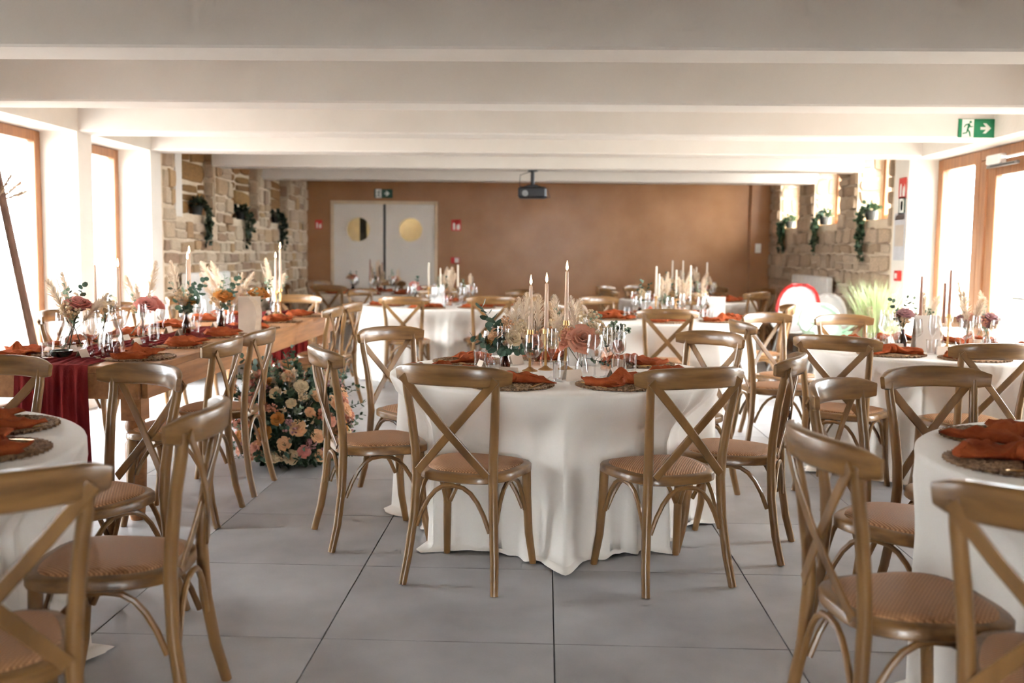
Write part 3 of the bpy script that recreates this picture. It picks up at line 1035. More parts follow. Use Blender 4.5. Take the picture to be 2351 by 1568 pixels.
def bouquet(x, y, z, vase, label, items, seed, group='flower vases on the tables', spread=.5, leaf_parts=False, sc_=1.0):
    """items: list of (kind, sub) ; each one is a part leaving the vase mouth"""
    r = random.Random(seed)
    t = T('flower_vase', label, 'flowers', (x, y, z), 0, group)
    O('vase', VM[vase], t)
    h = VH[vase]
    n = len(items)
    for i, (kind, sub) in enumerate(items):
        a = 2 * PI * i / n + r.uniform(-.5, .5)
        tl = spread * r.uniform(.3, 1.0)
        dv = Vector((math.sin(tl) * math.cos(a), math.sin(tl) * math.sin(a), math.cos(tl)))
        q = dv.to_track_quat('Z', 'Y').to_euler()
        if kind == 'rose':
            L = r.uniform(.035, .075) * sc_
            p = Vector((0, 0, h)) + dv * L
            o = O('rose', r.choice(ROSE[sub]), t, p, 0, q, (sc_ * r.uniform(.8, 1.15),) * 3)
            O('stem', MB().tube([Vector((0, 0, -h * .8 - L * .6)), (0, 0, 0)], .002, 5).mesh('stem', 'stem'), o)
        elif kind == 'sprig':
            if leaf_parts:
                me, lv = sprig(sub, seed * 7 + i, .19, 13, .048, with_leaves=False)
                o = O('sprig', me, t, Vector((0, 0, h * .8)), 0, q)
                for (p, d, qq, s) in lv:
                    e = d.to_track_quat('X', 'Z').to_euler()
                    e.x += r.uniform(-.8, .8)
                    O('leaf', LEAFM, o, p, 0, e, (s, s, s))
            else:
                O('sprig', r.choice(SPR[sub]), t, Vector((0, 0, h * .8)), 0, q, (r.uniform(.7, 1.0) * sc_,) * 3)
        elif kind == 'pampas':
            O('pampas_plume', r.choice(PAMP), t, Vector((0, 0, h * .75)), 0, q, (r.uniform(.8, 1.1) * sc_,) * 3)
        elif kind == 'fluff':
            p = Vector((0, 0, h)) + dv * r.uniform(.03, .08) * sc_
            O('blossom_cluster', FLUFF[sub], t, p, 0, q, (r.uniform(.8, 1.2) * sc_,) * 3)
    return t

# ================================================================ the tables
WHERE = {'A': 'the centre table', 'B': 'the table before the doors', 'C': 'the table behind the centre',
         'D': 'the table by the glass door', 'E': 'the front right table', 'F': 'the front left table',
         'H': 'the far left table', 'I': 'the far right table', 'G': 'the long table'}
TAB = {'A': (.045, 4.86, .79), 'B': (-1.13, 10.75, .86), 'C': (1.12, 9.07, .82), 'D': (2.5, 6.35, .83), 'E': (1.92, 2.84, .8), 'F': (-2.18, 2.70, .81),
       'H': (-2.35, 13.55, .8), 'I': (1.8, 12.75, .85)}
# chairs: crest centre and optional heading
CH = {
 'A': [(-.38, 3.80, 72), (.6, 3.84, 113), (-1.04, 4.46, 24), (-.93, 5.69, None), (.98, 5.68, None), (1.13, 4.42, 160)],
 'B': [(-1.379, 9.56, 88), (-.53, 9.86, 105), (-.1, 10.6, None), (-.25, 11.6, None), (-1.3, 11.95, None), (-2.15, 11.35, None)],
 'C': [(.98, 7.95, 88), (.06, 8.85, None), (.5, 10.1, None), (2.2, 8.95, None), (1.5, 10.2, None)],
 'D': [(1.58, 5.5, 57), (2.33, 5.14, 98), (1.27, 6.7, 5), (1.64, 7.62, 300), (2.2, 7.52, 285), (3.05, 7.42, 250)],
 'E': [(.665, 2.5, 8), (1.0, 3.53, 320), (1.52, 4.0, 285), (.965, 1.85, 55)],
 'F': [(-1.07, 1.85, 128), (-.93, 2.77, 185), (-1.47, 3.68, 238), (-2.2, 3.9, 275)],
 'H': [(-3.3, 14.2, None), (-2.75, 12.45, None), (-1.5, 12.75, None), (-1.35, 13.9, None), (-2.3, 14.7, None), (-3.5, 13.2, None)],
 'I': [(.75, 13.4, None), (1.25, 13.85, None), (2.55, 11.85, None), (2.95, 13.1, None), (.72, 12.3, None), (2.3, 13.85, None), (1.5, 11.58, None)],
}
for k, (tx, ty, R) in TAB.items():
    dents = []
    used = {}
    for (cx, cy, yaw) in CH[k]:
        a = math.degrees(math.atan2(cx - tx, -(cy - ty)))
        nm = dirname(a)
        used[nm] = used.get(nm, 0) + 1
        side = nm + (' (second)' if used[nm] > 1 else '')
        if used[nm] > 1:
            side = nm + ', the farther out of two'
        chair(cx, cy, tx, ty, 'brown cross-back chair, %s side of %s%s' % (nm, WHERE[k], ', farther of two' if used[nm] > 1 else ''), 'cross-back chairs around ' + WHERE[k], yaw)
        dents.append(math.atan2(cy - ty, cx - tx))
    round_table(tx, ty, R, WHERE[k], ord(k), dents)

def places(k, angs, rad, full, glasses, seed, card=True):
    tx, ty, R = TAB[k]
    for i, a in enumerate(angs):
        aw = R_(a - 90)      # world angle of the place
        px, py = tx + rad * math.cos(aw), ty + rad * math.sin(aw)
        setting(px, py, aw + PI, WHERE[k], dirname(a), TZ + .0015, full, glasses, 0 if i % 2 else .9, card, seed + i)

G3 = ('wine', 'flute', 'tumbler')
places('A', [-20, 30, -72, 68, -130, 130, 180], .575, True, G3, 100)
places('B', [-8, 42, 90, 135, 180, 230, -64], .62, False, G3, 120)
places('C', [-8, 45, 90, 140, 190, 235, -62], .58, False, G3, 140)
places('D', [-48, -4, 40, 92, 140, 184, 230, -92], .6, True, G3, 160)
places('E', [-88, -132, -45], .58, True, (), 180, False)
places('F', [92, 135, 45], .58, True, (), 190, False)
places('H', [0, 60, 120, 180, 240, 300], .56, False, ('wine', 'flute'), 200)
places('I', [0, 52, 104, 156, 208, 260, 312], .6, False, ('wine', 'flute'), 220)

# centre pieces ------------------------------------------------
def tp(k, dx, dy):
    return TAB[k][0] + dx, TAB[k][1] + dy, TZ + .0005
for i, (dx, dy, hs, hc, nm) in enumerate([(-.117, .0, .205, .215, 'leftmost and shortest of the three lit'), (-.04, .06, .205, .225, 'middle one of the three lit'), (.06, .1, .245, .245, 'tallest, rightmost of the three lit')]):
    x, y, z = tp('A', dx, dy)
    candle(x, y, z, hs, hc, True, nm + ' candles on ' + WHERE['A'])
def arrange(x, y, z, vase, label, items):
    """items: (kind, sub, offset from the vase mouth, direction, scale)"""
    r = random.Random(int(abs(x * 999)))
    t = T('flower_vase', label, 'flowers', (x, y, z), 0, 'flower vases on the tables')
    O('vase', VM[vase], t)
    h = VH[vase]
    for (kind, sub, off, dv, k) in items:
        dv = Vector(dv).normalized()
        q = dv.to_track_quat('Z', 'Y').to_euler()
        p = Vector((off[0], off[1], h + off[2]))
        if kind == 'rose':
            o = O('rose', r.choice(ROSE[sub]), t, p, 0, q, (k, k, k))
            O('stem', MB().tube([p * 1.0 - Vector((0, 0, .004)), Vector((0, 0, h * .3))], .002, 5).mesh('stem', 'stem'), t)
        elif kind == 'sprig' and sub == 'euca':
            me, lv = sprig(sub, r.randint(0, 999), .2, 15, .06, with_leaves=False)
            o = O('sprig', me, t, p, 0, q, (k, k, k))
            for (pp, d, qq, s_) in lv:
                e = d.to_track_quat('X', 'Z').to_euler()
                e.x += r.uniform(-.8, .8)
                O('leaf', LEAFM, o, pp, 0, e, (s_, s_, s_))
        elif kind == 'sprig':
            O('sprig', r.choice(SPR[sub]), t, p, 0, q, (k, k, k))
        elif kind == 'pampas':
            O('pampas_plume', r.choice(PAMP), t, p, 0, q, (k, k, k))
        else:
            O('blossom_cluster', FLUFF[sub], t, p, 0, q, (k, k, k))
x, y, z = tp('A', -.235, -.14)
arrange(x, y, z, 'bottle', 'brown bottle vase of eucalyptus and a peach rose on ' + WHERE['A'],
        [('sprig', 'euca', (0, 0, -.02), (-.35, .1, 1), 1.15), ('sprig', 'euca', (0, 0, -.02), (-.8, -.2, .5), .8), ('sprig', 'euca', (.01, 0, -.02), (.9, -.3, .25), .7),
         ('sprig', 'euca', (0, -.01, -.02), (.1, -.9, .2), .6), ('rose', 'peach', (-.035, -.02, .055), (-.5, -.6, .8), .95), ('rose', 'creamp', (.035, -.03, .04), (.5, -.8, .5), .95),
         ('fluff', 'creamp', (.06, 0, .09), (.5, -.2, 1), 1.3), ('fluff', 'peach', (.0, -.02, .1), (0, -.4, 1), 1.2), ('pampas', 0, (.02, .01, -.02), (.1, .1, 1), 1.1), ('pampas', 0, (.03, .01, -.02), (.5, 0, 1), 1.0), ('rose', 'orange', (-.06, -.01, .03), (-.9, -.5, .3), .7)])
x, y, z = tp('A', -.09, .18)
arrange(x, y, z, 'pink', 'pink glass vase of pampas plumes on ' + WHERE['A'],
        [('pampas', 0, (0, 0, -.03), (-.35, 0, 1), 1.35), ('pampas', 0, (0, 0, -.03), (-.1, .2, 1), 1.4), ('pampas', 0, (0, 0, -.03), (.2, -.1, 1), 1.2), ('pampas', 0, (0, 0, -.03), (.6, .1, .8), 1.2), ('pampas', 0, (0, 0, -.03), (-.7, -.2, .8), 1.1),
         ('fluff', 'peach', (.05, -.03, .05), (.4, -.5, 1), 1.5), ('rose', 'creamp', (.06, -.04, .03), (.6, -.8, .5), 1.2), ('rose', 'dusty', (.0, -.05, .02), (0, -1, .5), .9)])
x, y, z = tp('A', .135, -.07)
arrange(x, y, z, 'bud', 'clear vase with one large dusty pink rose on ' + WHERE['A'],
        [('rose', 'dusty', (.0, -.035, .05), (.05, -.85, .55), 1.75), ('rose', 'dusty', (-.07, .02, .03), (-.8, -.3, .5), 1.0), ('fluff', 'dusty', (-.05, -.03, .06), (-.5, -.5, .7), 1.5), ('fluff', 'creamp', (.06, .0, .1), (.4, -.3, 1), 1.6), ('sprig', 'pale', (0, 0, 0), (.8, -.2, .6), 1.0),
         ('sprig', 'green', (.02, -.02, -.03), (.8, -.5, -.1), .7), ('sprig', 'pale', (0, 0, 0), (.3, .2, 1), 1.0), ('pampas', 0, (-.01, .02, -.03), (-.25, .1, 1), 1.1), ('fluff', 'creamp', (.03, .03, .14), (.1, 0, 1), 1.6)])
x, y, z = tp('A', .27, .1)
arrange(x, y, z, 'pink', 'pink glass vase of sage sprigs and dried blossoms on ' + WHERE['A'],
        [('sprig', 'pale', (0, 0, -.02), (-.4, -.1, 1), .95), ('sprig', 'thin', (0, 0, -.02), (.3, -.2, 1), .8), ('sprig', 'pale', (0, 0, -.02), (.6, -.3, .6), .8), ('fluff', 'creamp', (0, -.03, .06), (0, -.5, 1), 1.5), ('fluff', 'pale', (.05, 0, .08), (.4, 0, 1), 1.5), ('rose', 'dusty', (.04, -.05, .01), (.5, -.8, .4), .8)])
x, y, z = tp('A', .05, .26)
arrange(x, y, z, 'bud', 'clear bud vase of cream plumes behind the tallest candle on ' + WHERE['A'],
        [('pampas', 0, (0, 0, -.03), (-.3, 0, 1), 1.2), ('pampas', 0, (0, 0, -.03), (.4, 0, 1), 1.3), ('rose', 'peach', (.02, -.04, .04), (.3, -.8, .6), 1.1), ('fluff', 'creamp', (-.04, -.02, .08), (-.4, -.3, 1), 1.5), ('sprig', 'pale', (0, 0, 0), (0, .2, 1), 1.0)])
x, y, z = tp('A', .14, .3)
tag(O('menu_card', ME['menu'], None, (x, y, z), .3), 'white folded table number card at the back of ' + WHERE['A'], 'card', 'table cards')

for k, sd, wax, cs, lit in (('B', 40, 'waxw', [(-.13, -.05, .2, .26), (-.02, .1, .16, .24), (.08, .0, .16, .22), (.17, .12, .2, .24)], False),
                            ('C', 60, 'waxw', [(-.12, .0, .2, .27), (-.08, .12, .18, .22), (.06, .0, .18, .26), (.2, .08, .2, .28)], False),
                            ('D', 80, 'waxb', [(-.12, .05, .2, .26), (.0, -.02, .17, .25), (.08, .1, .22, .28)], False),
                            ('H', 90, 'waxb', [(-.05, .0, .2, .26), (.1, .1, .2, .22)], False),
                            ('I', 95, 'waxw', [(-.18, .1, .2, .3), (-.06, .0, .2, .3), (.12, .05, .18, .24), (.26, .1, .2, .28)], False)):
    for i, (dx, dy, hs, hc) in enumerate(cs):
        x, y, z = tp(k, dx, dy)
        nm = {'waxw': 'ivory', 'waxb': 'mauve brown'}[wax]
        o_ = ['leftmost', 'second from left', 'third from left', 'rightmost'][i if i < len(cs) - 1 else 3]
        candle(x, y, z, hs, hc, lit, '%s candle, %s on %s' % (nm, o_, WHERE[k]), wax, 'glass' if i % 2 else 'brass')
    kinds = {'B': ('pinkp', 'creamp'), 'C': ('creamp', 'dusty'), 'D': ('mauve', 'dusty'), 'H': ('dusty', 'creamp'), 'I': ('creamp', 'mauve')}[k]
    for i, (dx, dy, vs_) in enumerate([(-.27, -.08, 'bottle'), (.1, -.14, 'pink'), (.3, .05, 'bud'), (-.02, .24, 'bud')]):
        x, y, z = tp(k, dx, dy)
        lab = ['brown bottle vase of roses, leftmost on ', 'pink vase of plumes at the front of ', 'clear bud vase of dried blossoms, rightmost on ', 'clear bud vase of pampas at the back of '][i]
        it = [[('rose', kinds[0]), ('sprig', 'green'), ('fluff', 'creamp'), ('rose', kinds[1]), ('sprig', 'euca')],
              [('pampas', 0), ('rose', kinds[1]), ('pampas', 0), ('fluff', 'peach' if k != 'D' else 'mauve'), ('sprig', 'green')],
              [('fluff', 'mauve' if k == 'D' else 'creamp'), ('pampas', 0), ('rose', kinds[0]), ('sprig', 'pale'), ('fluff', 'dusty')],
              [('pampas', 0), ('pampas', 0), ('fluff', 'pale'), ('sprig', 'pale')]][i]
        bouquet(x, y, z, vs_, lab + WHERE[k], it + [it[0], it[2]], sd + i, sc_=1.3)
for k, dx, dy, m_, rz, lab in (('B', .0, -.3, 'menu', .15, 'white folded menu card standing in the middle of '), ('C', .42, -.1, 'menu', -.2, 'white folded menu card standing on '),
                               ('D', -.17, -.2, 'menug', .25, 'taupe folded menu card standing on ')):
    x, y, z = tp(k, dx, dy)
    tag(O('menu_card', ME[m_], None, (x, y, z), rz), lab + WHERE[k], 'card', 'table cards')

# ---------------------------------------------------------------- the long wooden table
GX0, GX1, GY0, GY1, GZ = -2.94, -1.9, 4.66, 9.0, .77
gt = T('farm_table', 'long waxed wooden farmhouse table with turned legs by the left windows', 'table', ((GX0 + GX1) / 2, (GY0 + GY1) / 2, 0))
gw_, gl_ = (GX1 - GX0) / 2, (GY1 - GY0) / 2
for i in range(5):
    a = -gw_ + 2 * gw_ * i / 5
    O('plank', MB().bevbox(a + .0015, a + 2 * gw_ / 5 - .0015, -gl_, gl_, GZ - .035, GZ, .003).mesh('plank', 'plank', False), gt)
for s in (-1, 1):
    O('side_apron', MB().bevbox(s * (gw_ - .03) - .014, s * (gw_ - .03) + .014, -gl_ + .05, gl_ - .05, GZ - .16, GZ - .036, .002).mesh('side_apron', 'plank', False), gt)
    O('end_apron', MB().bevbox(-gw_ + .05, gw_ - .05, s * (gl_ - .03) - .014, s * (gl_ - .03) + .014, GZ - .16, GZ - .036, .002).mesh('end_apron', 'plank', False), gt)
legm = MB().box(-.05, .05, -.05, .05, .5, GZ - .037).lathe([(.03, 0), (.036, .02), (.04, .06), (.05, .1), (.03, .115), (.038, .13), (.046, .16), (.05, .28), (.05, .38), (.04, .4), (.048, .415), (.034, .43), (.046, .45), (.05, .47), (.042, .5)], 18).mesh('turned_leg', 'plank')
for sx in (-1, 1):
    for sy in (-1, 0, 1):
        O('turned_leg', legm, gt, (sx * (gw_ - .1), sy * (gl_ - .1), 0))

# burgundy gauze runner : lies on the top and falls over both ends
def runner():
    cx = -2.33
    b = MB()
    prof = [(-.012, .18), (-.012, .4), (-.012, .6), (-.010, .72), (-.004, GZ + .003), (.03, GZ + .006)]
    rows = [(GY0 + d - .004, z, 0) for (d, z) in prof]
    n = 60
    for i in range(1, n):
        t = i / n
        rows.append((GY0 + .03 + (GY1 - GY0 - .06) * t, GZ + .006, 1))
    rows += [(GY1 - .03, GZ + .006, 1)] + [(GY1 - d + .004, z, 0) for (d, z) in reversed(prof[:-1])]
    nv = 50
    vs = []
    for (y, z, top) in rows:
        wob = .05 * math.sin(y * 2.1) + .02 * math.sin(y * 5.3)
        for j in range(nv):
            v = -1 + 2 * j / (nv - 1)
            hw = .17 + .02 * math.sin(y * 3.1 + 1) + (0 if top else .03 * max(0, .8 - z))
            x = cx + (wob if top else wob) + v * hw
            f = math.sin(v * 17 + math.sin(y * 3) * 1.4) * .5 + math.sin(v * 31 + y * 2.3) * .3
            if top:
                vs.append((x, y, z + .009 * (f + .6) + .005 * math.sin(y * 17 + v * 4)))
            else:
                d = .016 * (f + .8) * min(1, max(0, (GZ + .002 - z) * 6))
                vs.append((x, y - d if y < 6 else y + d, z + (.012 * math.sin(v * 5) if z < .3 else 0)))
    fs = [(i * nv + j, i * nv + j + 1, (i + 1) * nv + j + 1, (i + 1) * nv + j) for i in range(len(rows) - 1) for j in range(nv - 1)]
    me = b.add(vs, fs).mesh('table_runner', 'burg', True, 180)
    return O('table_runner', me)
tag(runner(), 'burgundy gauze runner gathered along the long wooden table and over its end', 'table runner')

gy = [5.05, 5.72, 6.4, 7.08, 7.76, 8.44]
ords = ['first', 'second', 'third', 'fourth', 'fifth', 'sixth']
for i, y in enumerate(gy):
    setting(GX1 - .21, y, PI, WHERE['G'], ords[i] + ' right-hand', GZ + .0005, True, G3, .3, True, 300 + i)
    setting(GX0 + .21, y, 0, WHERE['G'], ords[i] + ' left-hand', GZ + .0005, i < 3, G3, .3, True, 320 + i)
grp = 'cross-back chairs along the long wooden table'
for i, (x, y, yaw) in enumerate([(-1.53, 4.83, 180), (-1.53, 5.44, 180), (-1.6, 8.42, 172), (-1.62, 7.75, 180)]):
    chair(x, y, 0, 0, 'brown cross-back chair, aisle side of the long wooden table, %s from the front' % ['first', 'second', 'fourth', 'third'][i], grp, yaw)
for i, y in enumerate([5.4, 6.75, 7.85, 9.0]):
    chair(-3.42, y, 0, 0, 'brown cross-back chair, window side of the long wooden table, %s from the front' % ords[i], grp, 0)
chair(-2.4, 9.62, 0, 0, 'brown cross-back chair at the far end of the long wooden table', grp, 270)

gz = GZ + .022
for i, (x, y, hs, hc) in enumerate([(-2.75, 6.0, .16, .30), (-2.5, 5.75, .2, .23), (-2.42, 6.7, .18, .33), (-2.36, 6.5, .18, .29), (-2.28, 8.35, .2, .27), (-2.2, 8.2, .22, .33)]):
    candle(x, y, GZ + .0005 if x < -2.6 else gz, hs, hc, True, ['lit candle before the leftmost window pier', 'lit candle against the narrow window', 'taller candle of the pair before the radiator', 'shorter candle of the pair before the radiator', 'shorter candle of the far pair', 'taller candle of the far pair'][i] + ' on ' + WHERE['G'], 'wax', 'glass' if i in (1, 3) else 'brass')
gb = [(-2.42, 5.02, 'bulb', 'round clear vase of pampas and pink rose at the near end of ', [('pampas', 0), ('rose', 'pinkp'), ('sprig', 'euca'), ('fluff', 'mauve'), ('sprig', 'thin'), ('pampas', 0), ('rose', 'dusty')]),
      (-2.5, 5.55, 'bud', 'clear vase of peach blossoms behind the bulb vase on ', [('fluff', 'peach'), ('rose', 'creamp'), ('sprig', 'thin'), ('fluff', 'creamp')]),
      (-2.5, 6.1, 'pink', 'pink vase of cream plumes and pink blossoms on ', [('pampas', 0), ('rose', 'pinkp'), ('fluff', 'creamp'), ('rose', 'dusty'), ('pampas', 0)]),
      (-2.3, 6.3, 'bottle', 'brown bottle vase of blue-green eucalyptus on ', [('sprig', 'euca'), ('sprig', 'euca'), ('rose', 'orange'), ('sprig', 'pale'), ('sprig', 'euca')]),
      (-2.18, 6.62, 'bottle', 'taller brown bottle vase of eucalyptus and amber rose on ', [('sprig', 'euca'), ('rose', 'orange'), ('sprig', 'pale'), ('fluff', 'creamp')]),
      (-2.3, 7.2, 'bud', 'clear vase of pampas and cream blossoms halfway along ', [('pampas', 0), ('pampas', 0), ('fluff', 'creamp'), ('pampas', 0), ('fluff', 'peach')]),
      (-2.14, 7.25, 'bottle', 'brown bottle vase of dark green leaves and amber rose on ', [('sprig', 'green'), ('rose', 'orange'), ('sprig', 'green'), ('rose', 'peach'), ('sprig', 'green'), ('sprig', 'thin')]),
      (-2.35, 8.6, 'bud', 'clear vase of sage and cream plumes at the far end of ', [('sprig', 'pale'), ('pampas', 0), ('sprig', 'euca'), ('pampas', 0), ('fluff', 'creamp')])]
for i, (x, y, v, lab, it) in enumerate(gb):
    bouquet(x, y, gz, v, lab + WHERE['G'], it + [('pampas', 0), ('fluff', 'creamp'), ('sprig', 'pale'), it[1]], 500 + i, spread=.75, sc_=1.4)
# carafe, black dish, folded menus
car = T('carafe', 'clear glass carafe with a narrow neck near the front of the long wooden table', 'carafe', (-2.2, 4.98, GZ + .016))
O('body', MB().lathe([(.05, 0), (.056, .008), (.058, .05), (.048, .12), (.024, .19), (.019, .23), (.024, .26), (.0225, .26), (.0175, .23), (.0225, .19), (.046, .12), (.055, .05), (.05, .012)], 24, caps=False).mesh('body', 'glass'), car)
O('stopper', MB().lathe([(.012, .235), (.018, .25), (.018, .265), (.026, .28), (.02, .3), (.006, .305)], 14).mesh('stopper', 'glass'), car)
tag(O('tealight_dish', MB().lathe([(.03, 0), (.045, .006), (.055, .022), (.056, .034), (.053, .034), (.05, .022), (.03, .012), (.002, .01)], 22, caps=False).mesh('tealight_dish', 'dish'), None, (-2.4, 4.84, GZ + .022)),
    'small black glazed dish on the runner at the near end of the long table', 'dish')
tag(O('table_sign', MB().prism([(-.1, 0), (-.096, 0), (.004, .24), (.05, 0), (.054, 0), (.008, .245), (0, .245)], -.075, .075, 'yz').mesh('table_sign', 'card', False), None, (-2.02, 6.73, GZ + .0005), .3),
    'blush folded menu standing beside the eucalyptus bottle on the long table', 'card', 'table cards')
def ribbon():
    vs = []
    n = 16
    for i in range(n + 1):
        t = i / n
        for v in (-1, 1):
            vs.append((.05 * math.sin(t * 2.4) + v * .02 * (1 - .4 * abs(t - .5)), -.06 - .09 * t, .235 - .21 * t + .03 * math.sin(t * PI)))
    fs = [(2 * i, 2 * i + 1, 2 * i + 3, 2 * i + 2) for i in range(n)]
    b = MB().add(vs, fs)
    return b.mesh('ribbon', 'pampas', True, 180)
tag(O('silk_ribbon', ribbon(), None, (-2.02, 6.77, GZ + .001), .3), 'pale silk ribbon hanging down over the blush menu on the long table', 'ribbon')

# ---------------------------------------------------------------- flower arrangement on the floor
def floor_flowers():
    t = T('floor_flower_arrangement', 'large floor arrangement of roses, amber blooms and greenery beside the long table', 'flowers', (-1.57, 6.14, 0))
    r = random.Random(77)
    O('basket', MB().lathe([(.08, 0), (.1, .03), (.12, .14), (.11, .2), (.09, .2)], 20).mesh('basket', 'green'), t)
    cols = ['dusty', 'pinkp', 'peach', 'peach', 'orange', 'creamp', 'peach', 'creamp', 'creamp', 'peach', 'dusty']
    def pos(i, n, rad, top):
        z = top * (1 - (i + .5) / n)
        a = i * 2.399
        rr = rad * math.sqrt(max(.05, 1 - (z / top - .42) ** 2 / .42))
        return Vector((rr * math.cos(a), rr * math.sin(a), z)), a
    for i in range(84):
        p, a = pos(i, 84, .32, .58)
        p.z = max(p.z, .09)
        d = Vector((math.cos(a), math.sin(a), .2 + p.z))
        s = r.uniform(.7, 1.2)
        p = Vector((p.x * 1.06, p.y * 1.06, p.z))
        O('rose', r.choice(ROSE[r.choice(cols)]), t, p, 0, d.to_track_quat('Z', 'Y').to_euler(), (s, s, s))
    for i in range(120):
        p, a = pos(i, 120, .2, .56)
        d = Vector((math.cos(a) , math.sin(a), r.uniform(-.3, .5) + p.z))
        s = r.uniform(.9, 1.35)
        if p.z < .1:
            d.z = .15
            p.z = .07
        O('sprig', r.choice(SPR[r.choice(['euca', 'green', 'green', 'green', 'thin', 'thin', 'pale'])]), t, p, 0, d.to_track_quat('Z', 'Y').to_euler(), (s, s, s))
    for i in range(26):
        a = i * 2.4
        p = Vector((.13 * math.cos(a), .13 * math.sin(a), .06 + .03 * (i % 4)))
        d = Vector((math.cos(a), math.sin(a), .12 + .1 * (i % 3)))
        O('sprig', r.choice(SPR['green' if i % 3 else 'thin']), t, p, 0, d.to_track_quat('Z', 'Y').to_euler(), (1.15, 1.15, 1.15))
    for i in range(44):
        p, a = pos(i, 44, .34, .6)
        p.z = max(p.z, .1)
        d = Vector((math.cos(a), math.sin(a), .3 + p.z))
        s = r.uniform(1, 1.5)
        O('blossom_cluster', FLUFF[r.choice(['creamp', 'peach', 'mauve', 'dusty'])], t, p, 0, d.to_track_quat('Z', 'Y').to_euler(), (s, s, s))
    b = MB()
    for i in range(1500):
        p, a = pos(i, 1500, .27, .56)
        p = p * r.uniform(.75, 1.05)
        p.z = max(p.z, .02)
        d = Vector((math.cos(a), math.sin(a), r.uniform(-.2, .8))) + rdir(r) * .5
        leaf_round(b, p, d, rdir(r), r.uniform(.03, .055), 6)
    fo = O('foliage', b.mesh('foliage', 'green', True, 180), t)
    fo['kind'] = 'stuff'
    for i in range(8):
        a = i * 2.4
        d = Vector((.7 * math.cos(a), .7 * math.sin(a), 1.0))
        O('pampas_plume', r.choice(PAMP), t, (.1 * math.cos(a), .1 * math.sin(a), .36), 0, d.to_track_quat('Z', 'Y').to_euler(), (1.1,) * 3)
floor_flowers()

# ---------------------------------------------------------------- signs, projector, radiators
def exit_sign(name, x, y, z, wd, label, white_panel=True):
    h = wd / 2.1
    t = T(name, label, 'exit sign', (x, y, z))
    O('sign_plate', MB().bevbox(-wd / 2, wd / 2, -.008, 0, -h / 2, h / 2, .001).mesh('sign_plate', 'egreen' if white_panel else 'sgreen', False), t)
    def fl(nm, poly, material, y0=-.0095, y1=-.008):
        O(nm, MB().prism([(u * wd, v * wd) for (u, v) in poly], y0, y1, 'xz').mesh(nm, material, False), t)
    fl('white_field', [(-.41, -.23), (-.11, -.23), (-.11, .23), (-.41, .23)], 'swhite')
    g_ = 'egreen' if white_panel else 'sgreen'
    yy = (-.0105, -.0095)
    fl('runner_head', [(-.2 + .032 * math.cos(k * PI / 5), .16 + .032 * math.sin(k * PI / 5)) for k in range(10)], g_, *yy)
    fl('runner_torso', [(-.26, .12), (-.215, .13), (-.225, .0), (-.285, -.02)], g_, *yy)
    fl('runner_arm', [(-.26, .12), (-.33, .1), (-.37, .03), (-.35, .02), (-.315, .07), (-.25, .09)], g_, *yy)
    fl('runner_arm', [(-.22, .11), (-.19, .05), (-.13, .055), (-.13, .035), (-.205, .02), (-.24, .08)], g_, *yy)
    fl('runner_leg', [(-.285, -.02), (-.3, -.1), (-.39, -.12), (-.39, -.15), (-.28, -.13), (-.24, -.01)], g_, *yy)
    fl('runner_leg', [(-.26, -.01), (-.2, -.09), (-.18, -.21), (-.21, -.215), (-.235, -.11), (-.29, -.03)], g_, *yy)
    fl('arrow', [(.06, .035), (.2, .035), (.12, .13), (.2, .13), (.33, 0), (.2, -.13), (.12, -.13), (.2, -.035), (.06, -.035)], 'swhite')
exit_sign('exit_sign', 3.335, 7.97 - .001, 2.335, .3, 'green running man exit sign with right arrow on the white beam')
exit_sign('exit_sign', -2.55, YF - .001, 2.225, .29, 'dark green exit sign with arrow above the white double doors', False)

def wall_plate(name, x, y, z, wd, hd, face, base, marks, label, cat, th=.006):
    t = T(name, label, cat, (x, y, z), 0 if face == 'y' else R_(-90))
    O('plate', MB().bevbox(-wd / 2, wd / 2, -th, 0, -hd / 2, hd / 2, .001).mesh('plate', base, False), t)
    for (nm, poly, mt) in marks:
        O(nm, MB().prism([(u * wd, v * hd) for (u, v) in poly], -th - .0015, -th, 'xz').mesh(nm, mt, False), t)
def rect(a, b, c, d):
    return [(a, c), (b, c), (b, d), (a, d)]
EXT = [('extinguisher_mark', [(-.32, -.4), (-.1, -.4), (-.1, .1), (-.16, .22), (-.26, .22), (-.32, .1)], 'swhite'), ('flame_mark', [(.08, -.4), (.36, -.4), (.4, -.1), (.3, .2), (.24, 0), (.14, .1), (.04, -.15)], 'swhite')]
wall_plate('fire_sign', -3.57, YF - .001, 1.735, .11, .14, 'y', 'sred', EXT, 'small red extinguisher sign on the brown wall left of the doors', 'fire sign')
wall_plate('fire_sign', -1.41, YF - .001, 1.745, .15, .17, 'y', 'sred', EXT, 'red extinguisher sign on the brown wall right of the doors', 'fire sign')
wall_plate('fire_sign', XR - .001, 9.9, 2.0, .2, .2, 'x', 'sred', EXT, 'red extinguisher sign high on the white pier by the glass door', 'fire sign')
wall_plate('safety_sign', XR - .001, 9.9, 1.83, .17, .17, 'x', 'sgreen', [('white_field', rect(-.36, .36, -.4, .4), 'swhite'), ('ring_mark', [(.2 * math.cos(k * PI / 8), .3 * math.sin(k * PI / 8)) for k in range(16)], 'sgreen'),
           ('ring_centre', [(.12 * math.cos(k * PI / 8), .2 * math.sin(k * PI / 8)) for k in range(16)], 'swhite')], 'green bordered safety sign with an oval mark on the white pier', 'safety sign')
